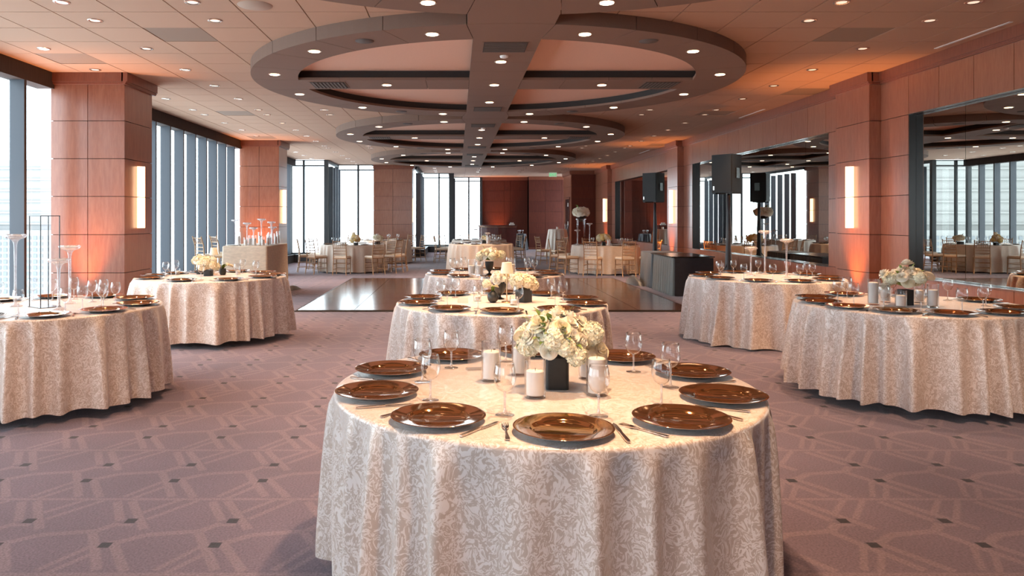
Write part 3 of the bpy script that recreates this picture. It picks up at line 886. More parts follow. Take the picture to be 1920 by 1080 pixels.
TB = {
 1: (0.385, 3.30, 'nearest table with the big rose bouquet'),
 2: (0.387, 6.55, 'table with the brass lamp'),
 3: (0.4965, 9.94, 'table at the dance floor edge'),
 4: (-3.106, 9.45, 'window-side table before the linen buffet'),
 5: (-3.437, 6.22, 'window-side table with the black frame'),
 6: (3.887, 6.40, 'rose table beside the near mirror'),
 7: (3.845, 9.315, 'candlestick table by the middle mirror'),
 8: (0.69, 21.5, 'chairless far table before the bar'),
 9: (-2.94, 21.1, 'far window-side table'),
 10: (4.07, 20.5, 'far mirror-side table'),
 11: (0.75, 25.3, 'furthest middle table'),
 12: (-2.5, 25.2, 'furthest window-side table'),
}
cloth(*TB[1][:2], 'cream damask cloth on the nearest table, with the big rose bouquet', folds=29, amp=.042, flare=.0, seed=3, seg=700)
cloth(*TB[2][:2], 'cream damask cloth on the table with the brass lamp', folds=31, amp=.050, flare=.02, seed=5)
cloth(*TB[3][:2], 'cream damask cloth on the table at the dance floor edge', folds=30, amp=.046, flare=.02, seed=6)
cloth(*TB[4][:2], 'cream damask cloth on the window-side table before the linen buffet', folds=29, amp=.052, flare=.03, seed=8, hem=.07)
cloth(*TB[5][:2], 'cream damask cloth on the window-side table with the black frame', folds=27, amp=.054, flare=.03, seed=9, hem=.07)
cloth(*TB[6][:2], 'cream damask cloth on the rose table beside the near mirror', folds=35, amp=.056, flare=.03, seed=12, hem=.07)
cloth(*TB[7][:2], 'cream damask cloth puddling on the floor, candlestick table by middle mirror', folds=23, amp=.050, flare=.03, seed=14, hem=.015, soft=.06)
for k, sd, mm in ((8, 20, 'satin'), (9, 21, 'satin'), (10, 22, 'satin'), (11, 23, 'satin'), (12, 24, 'satin')):
    cloth(*TB[k][:2], 'champagne satin cloth on the ' + TB[k][2], folds=24, amp=.03, seed=sd, hem=.03, m_=M[mm], seg=220, group='satin cloths on the far tables')
cloth(3.9, 29.0, 'champagne satin cloth on the tall far cocktail table', R=.34, zt=1.07, hem=.02, folds=14, amp=.03, flare=.14, seed=31, m_=M['satin'], seg=140)
cloth(3.0, 35.3, 'black cloth on the small side table beside the bar', R=.26, zt=.76, hem=.01, folds=12, amp=.025, flare=.08, seed=32, m_=M['black_cloth'], seg=120)

# ---------------------------------------------------------------- place settings
pl = MB()
pl.lathe([(0.0005, .006), (.098, .006), (.106, .010), (.112, .0155), (.118, .017), (.165, .0235), (.172, .0245), (.1735, .0235)], 64, mi=0)
k0 = len(pl.m)
pl.lathe([(.1735, .0235), (.172, .0215), (.118, .012), (.108, .002), (.098, .0), (.0005, .0)], 64, mi=1)
plate_me = pl.mesh('charger_plate', [M['bronze'], M['silverback']], True, 50)
bowl_me = MB().lathe([(.004, .083), (.016, .087), (.028, .097), (.037, .114), (.041, .134), (.040, .155), (.036, .175), (.0335, .188), (.0325, .188), (.035, .174), (.039, .154)], 28).mesh('bowl', M['glass'], True)
stem_me = MB().lathe([(.010, .006), (.0055, .012), (.0042, .03), (.0042, .06), (.006, .068), (.0042, .074), (.006, .084)], 12).mesh('stem', M['crystal'], True)
foot_me = MB().lathe([(.010, .006), (.034, .002), (.0355, .0005), (.0005, .0003)], 28).mesh('foot', M['glass'], True)
def flat(outline, z0, z1):
    m = MB(); m.prism(outline, z0, z1); return m
kn = MB()
kn.prism([(-.005, -.115), (.005, -.115), (.007, -.10), (.005, .0), (-.005, .0), (-.007, -.10)], .002, .0075)
kn.prism([(-.005, .0), (.007, .0), (.010, .02), (.010, .09), (.004, .115), (-.004, .10), (-.005, .02)], .002, .0045)
knife_me = kn.mesh('dinner_knife', M['silver'])
fk = MB()
fk.prism([(-.007, -.10), (.007, -.10), (.008, -.085), (.003, -.02), (.003, .02), (-.003, .02), (-.003, -.02), (-.008, -.085)], .003, .006)
fk.prism([(-.003, .02), (.003, .02), (.011, .04), (.012, .058), (-.012, .058), (-.011, .04)], .004, .007)
for i in range(4):
    x = -.0105 + i * .007; fk.prism([(x - .0016, .058), (x + .0016, .058), (x + .001, .10), (x - .001, .10)], .004, .0065)
fork_me = fk.mesh('dinner_fork', M['silver'])
def put_thing(me, name, label, cat, loc, rz, group):
    o = put(name, me, None, loc, (0, 0, rz)); return tag(o, label, cat, group)
glass0 = [None]
def wine_glass(x, y, z, label, group, sc=1.0):
    if glass0[0] is None:
        t = thing('wine_glass', label, 'glass', (x, y, z), 0, group)
        put('bowl', bowl_me, t); put('stem', stem_me, t); put('foot', foot_me, t)
        glass0[0] = t
        return t
    return dup(glass0[0], (x, y, z), R_.uniform(0, 6), label, group, (sc, sc, sc))
def clockname(ang):
    h = round(((90 - ang) % 360) / 30.0) % 12
    return 12 if h == 0 else int(h)
CLK = {}
def where(angs):
    """label words for a ring of places seen from above, furthest = 12 o'clock"""
    out = []
    used = {}
    for a in angs:
        v = round(((90 - a) % 360) / 30.0) % 12
        while v in used: v = (v + 1) % 12
        used[v] = 1
        out.append(HOURS[v] + " o'clock")
    return out
def setting(k, angs, rp=.745, cut=True, gr=.55, goff=15, glasses=True, short=None):
    cx, cy, nm = TB[k]
    ws = where(angs)
    for i, a in enumerate(angs):
        if (k, i) in ((10, 4), (9, 7)): continue
        th = math.radians(a + R_.uniform(-1, 1)); ux, uy = math.cos(th), math.sin(th); vx, vy = -uy, ux
        put_thing(plate_me, 'charger_plate', f'bronze glass charger plate at {ws[i]} on the {nm}', 'plate', (cx + ux * rp, cy + uy * rp, ZT + .0005), th, 'bronze charger plates')
        if cut:
            # seen from a diner outside facing the centre, the fork is to the left (+clockwise)
            for sg, me, nm2, lb in ((-1, fork_me, 'dinner_fork', 'silver dinner fork'), (1, knife_me, 'dinner_knife', 'silver dinner knife')):
                o_ = .192 + R_.uniform(-.006, .01)
                put_thing(me, nm2, f'{lb} at {ws[i]} on the {nm}', nm2.split('_')[1], (cx + ux * (rp - .0) + vx * o_ * sg, cy + uy * rp + vy * o_ * sg, ZT + .0005), th + PI / 2 + R_.uniform(-.08, .08), nm2.replace('_', ' ') + 's')
        if glasses:
            t2 = math.radians(a + goff + R_.uniform(-2, 2)); g_ = gr + R_.uniform(-.02, .02)
            if (k, i) in SKIPG: continue
            wine_glass(cx + math.cos(t2) * g_, cy + math.sin(t2) * g_, ZT + .0005, f'clear wine glass near {ws[i]} on the {nm}', 'wine glasses on the tables', R_.uniform(.97, 1.04))
SKIPG = {(10, 3), (10, 4), (4, 8), (10, 5)}
base_angs = [16 + 36 * i for i in range(10)]
setting(1, base_angs)
setting(2, base_angs)
setting(3, base_angs, cut=True)
setting(4, [178, 215, 262, 304, 340, 12, 48, 82, 116, 147])
setting(5, [7, 47, 80, 113, 145, 190, 230, 265, 300, 332])
setting(6, [145, 175, 204, 231, 260, 293, 328, 15, 60, 106])
setting(7, [350 + 36 * i for i in range(10)])
for k in (8, 9, 10, 11, 12):
    setting(k, [{8: 32, 9: 32, 10: 12.5, 11: 10, 12: 10}[k] + 45 * i for i in range(8)], cut=False)
# the extra clustered glasses of the black-frame table
for i, (x, y) in enumerate(((-2.98, 6.25), (-3.2, 6.55), (-3.62, 6.68), (-3.72, 5.95), (-3.02, 6.02))):
    wine_glass(x, y, ZT + .0005, f"clear wine glass, {['window-side of the candlesticks', 'behind the candlesticks', 'furthest back', 'before the tallest candlestick', 'mirror-side of the candlesticks'][i]}, table with the black frame", 'extra wine glasses on the black frame table')

# ---------------------------------------------------------------- flowers
def rose_mesh(seed, m_):
    r = random.Random(seed); mb = MB()
    layers = [(3, .010, .030, .10), (4, .018, .031, .25), (5, .027, .030, .45), (6, .036, .026, .75), (6, .042, .018, 1.05)]
    for li, (n, rad, h, openn) in enumerate(layers):
        off = r.uniform(0, 6)
        for p in range(n):
            a0 = off + 2 * PI * p / n + r.uniform(-.15, .15)
            wd = (2 * PI / n) * .72
            k = len(mb.v); nu, nv = 5, 4
            for v in range(nv):
                t = v / (nv - 1)
                for u in range(nu):
                    s = -1 + 2 * u / (nu - 1)
                    prof = math.sin(min(1, t * 1.15) * PI / 2)
                    rr = rad * (.25 + .75 * prof) * (1 + openn * .22 * t * t) - .0016 * s * s
                    z = h * t * (1 - .22 * s * s * t) - openn * .010 * t ** 3 + (-.004 * li)
                    a = a0 + s * wd * (.45 + .55 * math.sin(PI * (.25 + t * .55)))
                    mb.v.append((rr * math.cos(a), rr * math.sin(a), z))
            for v in range(nv - 1):
                for u in range(nu - 1):
                    mb.face((k + v * nu + u, k + v * nu + u + 1, k + (v + 1) * nu + u + 1, k + (v + 1) * nu + u))
    return mb.mesh('rose', m_, True)
def hyd_mesh(seed, m_, n=64, R=.042):
    r = random.Random(seed); mb = MB()
    mb.lathe([(R * .9 * math.sin(PI * i / 6) + .0003, R * .9 * math.cos(PI * i / 6)) for i in range(7)], 10)
    for i in range(n):
        z = 1 - 1.55 * (i + .5) / n; ph = i * 2.39996; s = math.sqrt(max(0, 1 - z * z))
        d = Vector((s * math.cos(ph), s * math.sin(ph), z)); R2 = R * r.uniform(.93, 1.06)
        a = d.orthogonal().normalized(); b = d.cross(a); t0 = r.uniform(0, 1.5)
        for q in range(4):
            t = t0 + q * PI / 2; e = a * math.cos(t) + b * math.sin(t); f = d.cross(e); w_ = R * .26 * r.uniform(.8, 1.2); l_ = R * .40; lift = r.uniform(.0, .008)
            c = d * R2; k = len(mb.v)
            for v in (c, c + e * l_ * .6 + f * w_ * .8 + d * (.002 + lift), c + e * l_ + d * lift, c + e * l_ * .6 - f * w_ * .8 + d * (.002 + lift)): mb.v.append(tuple(v))
            mb.face((k, k + 1, k + 2, k + 3))
    return mb.mesh('hydrangea', m_)
ROSES = [rose_mesh(1, M['petal_w']), rose_mesh(2, M['petal']), rose_mesh(5, M['petal_w'])]
HYDS = [hyd_mesh(3, M['petal_g']), hyd_mesh(4, M['petal'])]
HYDY = [hyd_mesh(6, M['petal_y']), hyd_mesh(7, M['petal'])]
lf = MB(); 
for i in range(5):
    t = i / 4; w_ = .014 * math.sin(PI * min(1, t * .9 + .1)) 
    lf.v += [(-w_, t * .06, .012 * math.sin(t * PI)), (0, t * .06, .012 * math.sin(t * PI) - .003), (w_, t * .06, .012 * math.sin(t * PI))]
for i in range(4):
    lf.face((i * 3, i * 3 + 1, i * 3 + 4, i * 3 + 3)); lf.face((i * 3 + 1, i * 3 + 2, i * 3 + 5, i * 3 + 4))
leaf_me = lf.mesh('leaf', M['leaf'], True)
def bouquet(root, c, rx, rz, nr, nh, s=1.0, seed=1, leaves=8, roses=None, hyds=None, low=-.35):
    r = random.Random(seed); roses = roses or ROSES; hyds = hyds or HYDS
    n = nr + nh
    order = list(range(n)); 
    core = MB(); core.lathe([(rx * .62 * math.sin(PI * i / 8) + .0003, rz * .62 * math.cos(PI * i / 8)) for i in range(9)], 14)
    core.build('foliage_core', M['leaf'] if nr > 3 else M['petal'], root, True, loc=c)
    for i in range(n):
        z = 1 - (1 - low) * (i + .5) / n; ph = i * 2.39996 + seed; q = math.sqrt(1 - z * z)
        d = Vector((q * math.cos(ph), q * math.sin(ph), z))
        rr = r.uniform(.80, 1.0)
        p = Vector((c[0] + d.x * rx * rr, c[1] + d.y * rx * rr, c[2] + d.z * rz * rr))
        is_h = (z < .15 and nh > 0 and (i % 2 == 0)) or nr == 0 or (nh > nr)
        me = (hyds if is_h else roses)[i % (len(hyds) if is_h else len(roses))]
        dd = Vector((d.x, d.y, d.z + .25)).normalized()
        o = put('hydrangea' if is_h else 'rose', me, root)
        sc = s * r.uniform(.9, 1.18) * (1.0 if not is_h else 1.05)
        if not is_h: p -= dd * .018 * sc
        o.matrix_local = Matrix.Translation(p) @ dd.to_track_quat('Z', 'Y').to_matrix().to_4x4() @ Matrix.Rotation(r.uniform(0, 6), 4, 'Z') @ Matrix.Scale(sc, 4)
    for i in range(leaves):
        z = r.uniform(-.4, .9); ph = r.uniform(0, 2 * PI); q = math.sqrt(1 - z * z)
        d = Vector((q * math.cos(ph), q * math.sin(ph), z))
        p = Vector((c[0] + d.x * rx * .8, c[1] + d.y * rx * .8, c[2] + d.z * rz * .8))
        o = put('leaf', leaf_me, root)
        o.matrix_local = Matrix.Translation(p) @ d.to_track_quat('Y', 'Z').to_matrix().to_4x4() @ Matrix.Scale(r.uniform(.8, 1.1) * s, 4)
def sq_vase(root, w_, h, name='vase', m_=None):
    k = w_ / 2; b = w_ * .16
    out = []
    for cx_, cy_, a0 in ((k - b, -k + b, -90), (k - b, k - b, 0), (-k + b, k - b, 90), (-k + b, -k + b, 180)):
        for i in range(5):
            a = math.radians(a0 + i * 22.5); out.append((cx_ + b * math.cos(a), cy_ + b * math.sin(a)))
    m = MB(); m.prism(out, 0, h - .004)
    inn = [(x * .9, y * .9) for x, y in out]; n = len(out); k2 = len(m.v)
    m.v += [(x, y, h) for x, y in out] + [(x, y, h) for x, y in inn]
    for i in range(n):
        j = (i + 1) % n; m.face((k2 + i, k2 + j, k2 + n + j, k2 + n + i))
        m.face((n + i, n + j, k2 + j, k2 + i))
    m.build(name, m_ or M['vase'], root, True, 35)
def footed_vase(root, h, r):
    m = MB(); m.lathe([(0.0005, 0), (r * .75, 0), (r * .72, h * .04), (r * .25, h * .12), (r * .22, h * .22), (r * .5, h * .32), (r * .85, h * .5), (r, h * .75), (r * 1.02, h), (r * .95, h), (r * .9, h * .8)], 28)
    m.build('vase', M['vase'], root, True, 40)
def floral(name, label, x, y, z=ZT, group=None):
    return thing(name, label, 'flowers', (x, y, z), 0, group)

# T1 bouquet
t = floral('floral_centerpiece', 'large cream rose bouquet in a square black vase on the nearest table', .43, 3.24)
sq_vase(t, .10, .135); bouquet(t, (-.005, 0, .222), .158, .128, 34, 9, .86, 5, 22, low=-.5)
# small side sprigs
o = put('rose', ROSES[1], t, (.185, -.03, .165), (0.9, .8, 0)); o = put('rose', ROSES[1], t, (-.165, -.05, .235), (-.9, -.6, 0), (.6, .6, .6))
# T6 bouquet
t = floral('floral_centerpiece', 'loose ivory rose bouquet on the rose table beside the near mirror', 3.80, 6.33)
sq_vase(t, .10, .13); bouquet(t, (0, 0, .225), .165, .11, 16, 6, 1.0, 9, 8)
for dx, dz in ((-.2, .27), (.19, .25), (.0, .36), (-.19, .16)):
    put('rose', ROSES[0], t, (dx, -.02, dz), (-.3, dx * 4, 0), (1.05, 1.05, 1.05))
# T2 pieces
t = floral('floral_centerpiece', 'cream ranunculus in a footed black vase on the table with the brass lamp', .387, 6.78)
footed_vase(t, .15, .058); bouquet(t, (0, 0, .19), .095, .075, 9, 3, .85, 3, 3, low=-.2)
t = floral('bud_vase', 'round black bud vase with green and cream sprigs beside the brass lamp', .312, 6.50)
m = MB(); m.lathe([(.0005, 0), (.022, 0), (.042, .02), (.05, .05), (.042, .08), (.022, .096), (.018, .103), (.012, .10)], 28); m.build('vase', M['vase'], t, True)
for i in range(7):
    o = put('leaf', leaf_me, t); o.matrix_local = Matrix.Translation((0, 0, .09)) @ Vector((math.cos(i * .9) * .5, math.sin(i * .9) * .5, 1)).to_track_quat('Y', 'Z').to_matrix().to_4x4() @ Matrix.Scale(1.15, 4)
put('rose', ROSES[1], t, (.03, -.01, .145), (0, .3, 0), (.5, .5, .5)); put('hydrangea', HYDS[0], t, (-.055, 0, .16), (0, -.5, 0), (.8, .8, .8)); put('rose', ROSES[0], t, (-.02, .0, .15), (0, 0, 0), (.55, .55, .55))
t = floral('floral_centerpiece', 'cream hydrangea in a turned square black vase beside the brass lamp', .585, 6.56)
rt = t; rt.rotation_euler = (0, 0, .75)
sq_vase(t, .115, .115); bouquet(t, (0, 0, .155), .085, .062, 0, 12, .95, 4, 0, hyds=[HYDS[1], HYDS[0], HYDS[1]], low=-.1)
def lamp(x, y, z, label):
    t = thing('table_lamp', label, 'lamp', (x, y, z))
    m = MB(); m.lathe([(.0005, 0), (.047, 0), (.048, .006), (.045, .010), (.006, .013)], 28); m.build('base', M['brass'], t, True, 40)
    m = MB(); m.tube([(0, 0, .01), (0, 0, .26)], .0055, 10); m.build('pole', M['brass'], t, True, 60)
    m = MB(); m.lathe([(.056, .255), (.041, .35), (.0395, .35), (.0545, .255)], 32); m.build('lamp_shade', M['lampshade'], t, True, 60)
    m = MB(); m.lathe([(.0405, .3485), (.004, .3485)], 24); m.build('shade_top', M['lampshade'], t)
    return t
lamp(.433, 6.50, ZT, 'slim brass table lamp with cream shade, in front on its round table')
lamp(-3.175, 9.75, ZT, 'cream shaded table lamp behind the flowers before the linen buffet')
lamp(-2.83, 20.4, ZT, 'cream shaded table lamp on the far window-side table')
# T3
t = floral('floral_centerpiece', 'cream bouquet in footed black vase on the table at the dance floor edge', .42, 9.72)
footed_vase(t, .17, .055); bouquet(t, (0, 0, .255), .16, .11, 16, 6, 1.0, 12, 8, low=-.3)
# T4
t = floral('floral_centerpiece', 'cream hydrangea in square black vase on the window-side table before the buffet', -3.17, 9.52)
sq_vase(t, .10, .07); bouquet(t, (-.01, 0, .13), .10, .08, 3, 8, 1.0, 14, 0, low=-.2)
t = floral('floral_centerpiece', 'loose cream roses behind the hydrangea, window-side table before the buffet', -3.37, 9.80)
sq_vase(t, .08, .10); bouquet(t, (0, 0, .17), .10, .09, 8, 2, .95, 15, 2, low=-.2)
t = floral('bud_vase', 'small black vase with white tulips and green leaves before the linen buffet', -3.03, 9.66)
m = MB(); m.lathe([(.0005, 0), (.03, 0), (.042, .02), (.044, .06), (.036, .085), (.03, .085)], 24); m.build('vase', M['vase'], t, True, 50)
for i in range(8):
    o = put('leaf', leaf_me, t); o.matrix_local = Matrix.Translation((0, 0, .07)) @ Vector((.7 + .3 * math.cos(i), math.sin(i * 1.7) * .5, .8)).to_track_quat('Y', 'Z').to_matrix().to_4x4() @ Matrix.Scale(1.6, 4)
for i in range(3): put('rose', ROSES[0], t, (.07 + i * .02, -.02 + i * .02, .14 - i * .01), (0, .8, 0), (.6, .6, .6))
# far flowers
t = floral('floral_centerpiece', 'cream roses in black vase, larger bunch on the far window-side table', -2.22, 20.92)
sq_vase(t, .14, .08); bouquet(t, (0, 0, .18), .13, .10, 12, 4, 1.2, 16, 3)
t = floral('floral_centerpiece', 'yellow-cream flowers beside the lamp, smaller bunch on far window-side table', -2.74, 20.25)
sq_vase(t, .11, .07); bouquet(t, (-.02, 0, .15), .10, .10, 3, 8, 1.1, 17, 0, hyds=HYDY)
t = floral('floral_centerpiece', 'yellow and cream flowers in low black vase, far mirror-side table', 3.92, 19.95)
sq_vase(t, .10, .10); bouquet(t, (0, 0, .18), .17, .10, 6, 12, 1.15, 18, 3, hyds=HYDY)
t = floral('floral_centerpiece', 'cream flowers in low black vase on the chairless far table', .78, 21.6)
sq_vase(t, .12, .10); bouquet(t, (0, 0, .17), .10, .07, 8, 3, 1.0, 19, 2)
t = thing('tall_floral_stand', 'tall orchid arrangement in black bowl on a clear stand, far table', 'flowers', (3.42, 20.62, ZT))
m = MB()
for sx in (-.09, .09):
    for sy in (-.09, .09): m.tube([(sx, sy, 0), (sx, sy, .70)], .008, 6)
m.box(-.11, .11, -.11, .11, 0, .01); m.box(-.12, .12, -.12, .12, .70, .712)
m.build('clear_stand', M['acrylic'], t)
m = MB(); m.lathe([(.0005, .713), (.07, .713), (.12, .75), (.16, .80), (.15, .80), (.11, .76)], 24); m.build('bowl', M['vase'], t, True, 50)
bouquet(t, (0, 0, .91), .27, .14, 28, 0, 1.9, 21, 3, roses=[ROSES[0]], low=-.4)

# ---------------------------------------------------------------- candles
def cyl_candle(x, y, z, h, hc, label, group, r=.044):
    t = thing('pillar_candle_vase', label, 'candle', (x, y, z + .0005), 0, group)
    m = MB(); m.lathe([(.0005, 0), (r - .002, 0), (r, .004), (r, h), (r - .0025, h), (r - .003, .012), (.0005, .012)], 32); m.build('glass_cylinder', M['glass'], t, True, 50)
    m = MB(); m.lathe([(.0005, .013), (r - .008, .013), (r - .008, hc - .004), (r - .013, hc), (.006, hc - .004), (.0005, hc - .004)], 28); cd_ = m.build('candle', M['wax'], t, True, 50)
    m = MB(); m.tube([(0, 0, hc - .006), (.001, 0, hc + .008)], .0012, 5); m.build('wick', M['black'], cd_)
    return t
G1 = 'white candles in glass cylinders'
cyl_candle(.154, 3.37, ZT, .178, .135, 'white candle in a clear cylinder, window side of the big rose bouquet', G1)
cyl_candle(.32, 3.06, ZT, .155, .112, 'white candle in a short clear cylinder, just in front of the big rose bouquet', G1)
cyl_candle(.58, 3.10, ZT, .19, .155, 'white candle in tall clear cylinder, mirror side of the big rose bouquet', G1)
cyl_candle(.30, 3.50, ZT, .18, .13, 'white candle half hidden behind the big rose bouquet, window side', G1)
cyl_candle(.60, 3.42, ZT, .18, .14, 'white candle behind the big rose bouquet, mirror side', G1)
for i, (x, y, h, hc, w_) in enumerate(((3.54, 6.35, .218, .19, 'tallest, at the window side'), (3.75, 6.54, .19, .16, 'second from the window side'), (3.655, 6.15, .14, .10, 'short, in front'), (4.02, 6.50, .16, .11, 'half hidden behind the flowers'), (3.925, 6.16, .19, .145, 'on the mirror side'))):
    cyl_candle(x, y, ZT, h, hc, f'white candle in glass cylinder, {w_}, rose table by near mirror', G1)
for i, (x, y, h, hc, w_) in enumerate(((.19, 9.72, .20, .12, 'tall'), (.29, 9.60, .18, .13, 'short'), (.73, 9.95, .2, .12, 'mirror-side'))):
    cyl_candle(x, y, ZT, h, hc, f'{w_} white candle in glass cylinder on the table at the dance floor edge', G1, .05)
cyl_candle(4.0, 19.7, ZT, .17, .15, 'white candle cylinder before the yellow flowers, far mirror-side table', G1, .05)
for i, (x, y) in enumerate(((.48, 6.32), (.18, 6.62))):
    cyl_candle(x, y, ZT, .075, .045, f"short frosted tealight glass {['beside', 'window side of'][i]} the brass lamp", 'tealights', .035)
cyl_candle(-3.65, 9.75, ZT, .075, .045, 'short tealight glass on the window side of the lamp before the buffet', 'tealights', .035)
cyl_candle(-2.86, 9.75, ZT, .09, .05, 'short tealight glass on the buffet side of the tulips', 'tealights', .035)
cyl_candle(.88, 20.95, ZT, .25, .2, 'white candle in tall cylinder at the front of the chairless far table', G1, .06)
# crystal candlesticks
def stick(x, y, z, h, label, group, rd=.078):
    t = thing('crystal_candlestick', label, 'candlestick', (x, y, z + .0005), 0, group)
    m = MB(); m.lathe([(.0005, 0), (.052, 0), (.055, .005), (.046, .010), (.018, .018)], 28); m.build('base', M['crystal'], t, True, 50)
    m = MB(); m.lathe([(.018, .018), (.011, .04), (.010, h * .5), (.013, h - .09), (.020, h - .062)], 14); m.build('stem', M['crystal'], t, True)
    m = MB(); m.lathe([(.020, h - .062), (.032, h - .045), (.055, h - .035), (.074, h - .03), (.083, h - .018), (rd, h - .006), (rd - .012, h), (rd - .02, h - .008), (.05, h - .02), (.0005, h - .022)], 30); m.build('dish', M['crystal'], t, True)
    m = MB(); m.lathe([(.0005, h - .006), (.045, h - .006), (.05, h - .012), (.045, h - .021), (.0005, h - .021)], 20); m.build('floating_candle', M['wax'], t, True)
G2 = 'tall crystal candlesticks'
stick(-3.68, 6.22, ZT, .60, 'tallest crystal candlestick, window side of the black metal frame', G2, .085)
stick(-3.33, 6.42, ZT, .50, 'middle-height crystal candlestick behind the black metal frame', G2, .09)
stick(-3.20, 6.00, ZT, .41, 'shortest crystal candlestick in front of the black metal frame', G2, .09)
stick(3.75, 9.53, ZT, .37, 'shortest crystal candlestick on the table by the middle mirror', G2, .07)
stick(4.06, 9.2, ZT, .48, 'mirror-side crystal candlestick on the table by the middle mirror', G2, .072)
stick(4.02, 9.75, ZT, .575, 'tallest crystal candlestick on the table by the middle mirror', G2, .075)
stick(.54, 21.5, ZT, .42, 'window-side crystal candlestick on the chairless far table', G2)
stick(.69, 21.3, ZT, .52, 'tallest crystal candlestick on the chairless far table', G2)
stick(.85, 20.85, ZT, .33, 'front crystal candlestick on the chairless far table', G2)
stick(3.26, 20.22, ZT, .42, 'shorter crystal candlestick beside the tall orchid stand', G2)
stick(3.57, 20.12, ZT, .60, 'taller crystal candlestick beside the tall orchid stand', G2)
# black frame stand
t = thing('black_wire_frame', 'tall black open metal frame stand between the crystal candlesticks', 'frame', (-3.42, 6.19, ZT + .0005), -.65)
fx, fy, fh = .10, .075, .75
m = MB(); m.box(-fx - .01, fx + .01, -fy - .01, fy + .01, 0, .005); m.build('base_plate', M['black'], t)
for sx in (-1, 1):
    for sy in (-1, 1):
        m = MB(); m.box(sx * fx - .003, sx * fx + .003, sy * fy - .003, sy * fy + .003, .005, fh); m.build('post', M['black'], t)
m = MB()
for sy in (-1, 1): m.box(-fx - .004, fx + .004, sy * fy - .003, sy * fy + .003, fh, fh + .006)
for sx in (-1, 1): m.box(sx * fx - .003, sx * fx + .003, -fy, fy, fh, fh + .006)
m.build('top_rail', M['black'], t)
# place cards / acrylic holders
def card(x, y, rz, label, me='white'):
    m = MB(); m.box(-.045, .045, -.012, -.0105, 0, .045); m.xf(Matrix.Rotation(-.2, 4, 'X')); k = len(m.v); m.box(-.045, .045, .0105, .012, 0, .045)
    for i in range(k, len(m.v)): m.v[i] = tuple(Matrix.Rotation(.2, 4, 'X') @ Vector(m.v[i]))
    tag(m.build('place_card', M['white_paint'], loc=(x, y, ZT + .003), rot=(0, 0, rz)), label, 'card')
card(.05, 6.45, .2, 'small white place card on the window half of the brass lamp table')
t = thing('acrylic_sign_holder', 'clear acrylic card holder behind the candle, window side of the nearest table', 'card holder', (.10, 3.62, ZT + .0005), .25)
m = MB(); m.box(-.05, .05, -.0015, .0015, .008, .13); m.build('upright_sheet', M['acrylic'], t)
m = MB(); m.box(-.055, .055, -.025, .025, 0, .008); m.build('foot_block', M['acrylic'], t)

# ---------------------------------------------------------------- chiavari chairs
def chair_parts(t, seat=.45, H_=.92):
    sw, sd = .20, .195
    zs = seat
    for sx in (-1, 1):
        m = MB(); m.tube([(sx * (sw - .01), sd, 0), (sx * (sw - .01), sd - .01, zs * .5), (sx * (sw - .012), sd - .015, zs)], [.011, .014, .013], 8); m.build('leg', M['gold'], t, True)
        m = MB(); m.tube([(sx * (sw - .02), -sd - .055, 0), (sx * (sw - .025), -sd - .015, zs * .55), (sx * (sw - .027), -sd, zs), (sx * (sw - .03), -sd - .015, zs + .22), (sx * (sw - .03), -sd - .06, H_ - .03), (sx * (sw - .03), -sd - .068, H_)], [.011, .014, .014, .012, .012, .013], 8); m.build('leg', M['gold'], t, True)
    m = MB(); m.prism([(-sw + .01, -sd - .01), (sw - .01, -sd - .01), (sw + .005, sd), (-sw - .005, sd)], zs - .03, zs); m.build('seat_frame', M['gold'], t)
    m = MB()
    k = 0
    c = [(-sw + .015, -sd + .0), (sw - .015, -sd + .0), (sw + .002, sd + .005), (-sw - .002, sd + .005)]
    m.prism(c, zs, zs + .028); m.prism([(x * .93, y * .93) for x, y in c], zs + .028, zs + .045); m.build('seat_cushion', M['ivory'], t)
    m = MB()
    for z in (zs * .33, zs * .62):
        for sx in (-1, 1): m.tube([(sx * (sw - .01), sd - .01, z), (sx * (sw - .022), -sd - .035, z)], .008, 6)
        m.tube([(-sw + .01, sd - .008, z + .02), (sw - .01, sd - .008, z + .02)], .008, 6)
    m.tube([(-sw + .02, -sd - .04, zs * .36), (sw - .02, -sd - .04, zs * .36)], .008, 6); m.tube([(-sw + .02, -sd - .02, zs * .68), (sw - .02, -sd - .02, zs * .68)], .008, 6)
    m.build('stretcher', M['gold'], t, True)
    yb = lambda z: -sd - .015 - (z - zs - .22) / (H_ - zs - .25) * .045 if z > zs + .22 else -sd - .015 * (z - zs) / .22
    m = MB()
    bx = sw - .03
    for z in (zs + .11, zs + .185, zs + .26, H_ - .035):
        m = MB(); m.tube([(-bx, yb(z), z), (bx, yb(z), z)], .0095, 6); m.build('back_rail', M['gold'], t, True)
    m = MB()
    for i in range(6):
        x = -bx + 2 * bx * (i + 1) / 7.0; m.tube([(x, yb(zs + .26), zs + .26), (x, yb(H_ - .035), H_ - .035)], .006, 5)
    m.build('spindle', M['gold'], t, True)
ch0 = [None]
def chair(x, y, face, label, group):
    """face = direction (deg) the sitter looks at"""
    rz = math.radians(face - 90)
    if ch0[0] is None:
        t = thing('chiavari_chair', label, 'chair', (x, y, 0), rz, group); chair_parts(t); ch0[0] = t; return t
    return dup(ch0[0], (x, y, 0), rz, label, group)
def chairs_at(k, pts, names, group):
    cx, cy, nm = TB[k]
    for (x, y), w_ in zip(pts, names):
        dd_ = math.hypot(x - cx, y - cy)
        if dd_ < 1.29: x, y = cx + (x - cx) / dd_ * 1.29, cy + (y - cy) / dd_ * 1.29
        chair(x, y, math.degrees(math.atan2(cy - y, cx - x)), f'gold chiavari chair {w_} of the {nm}', group)
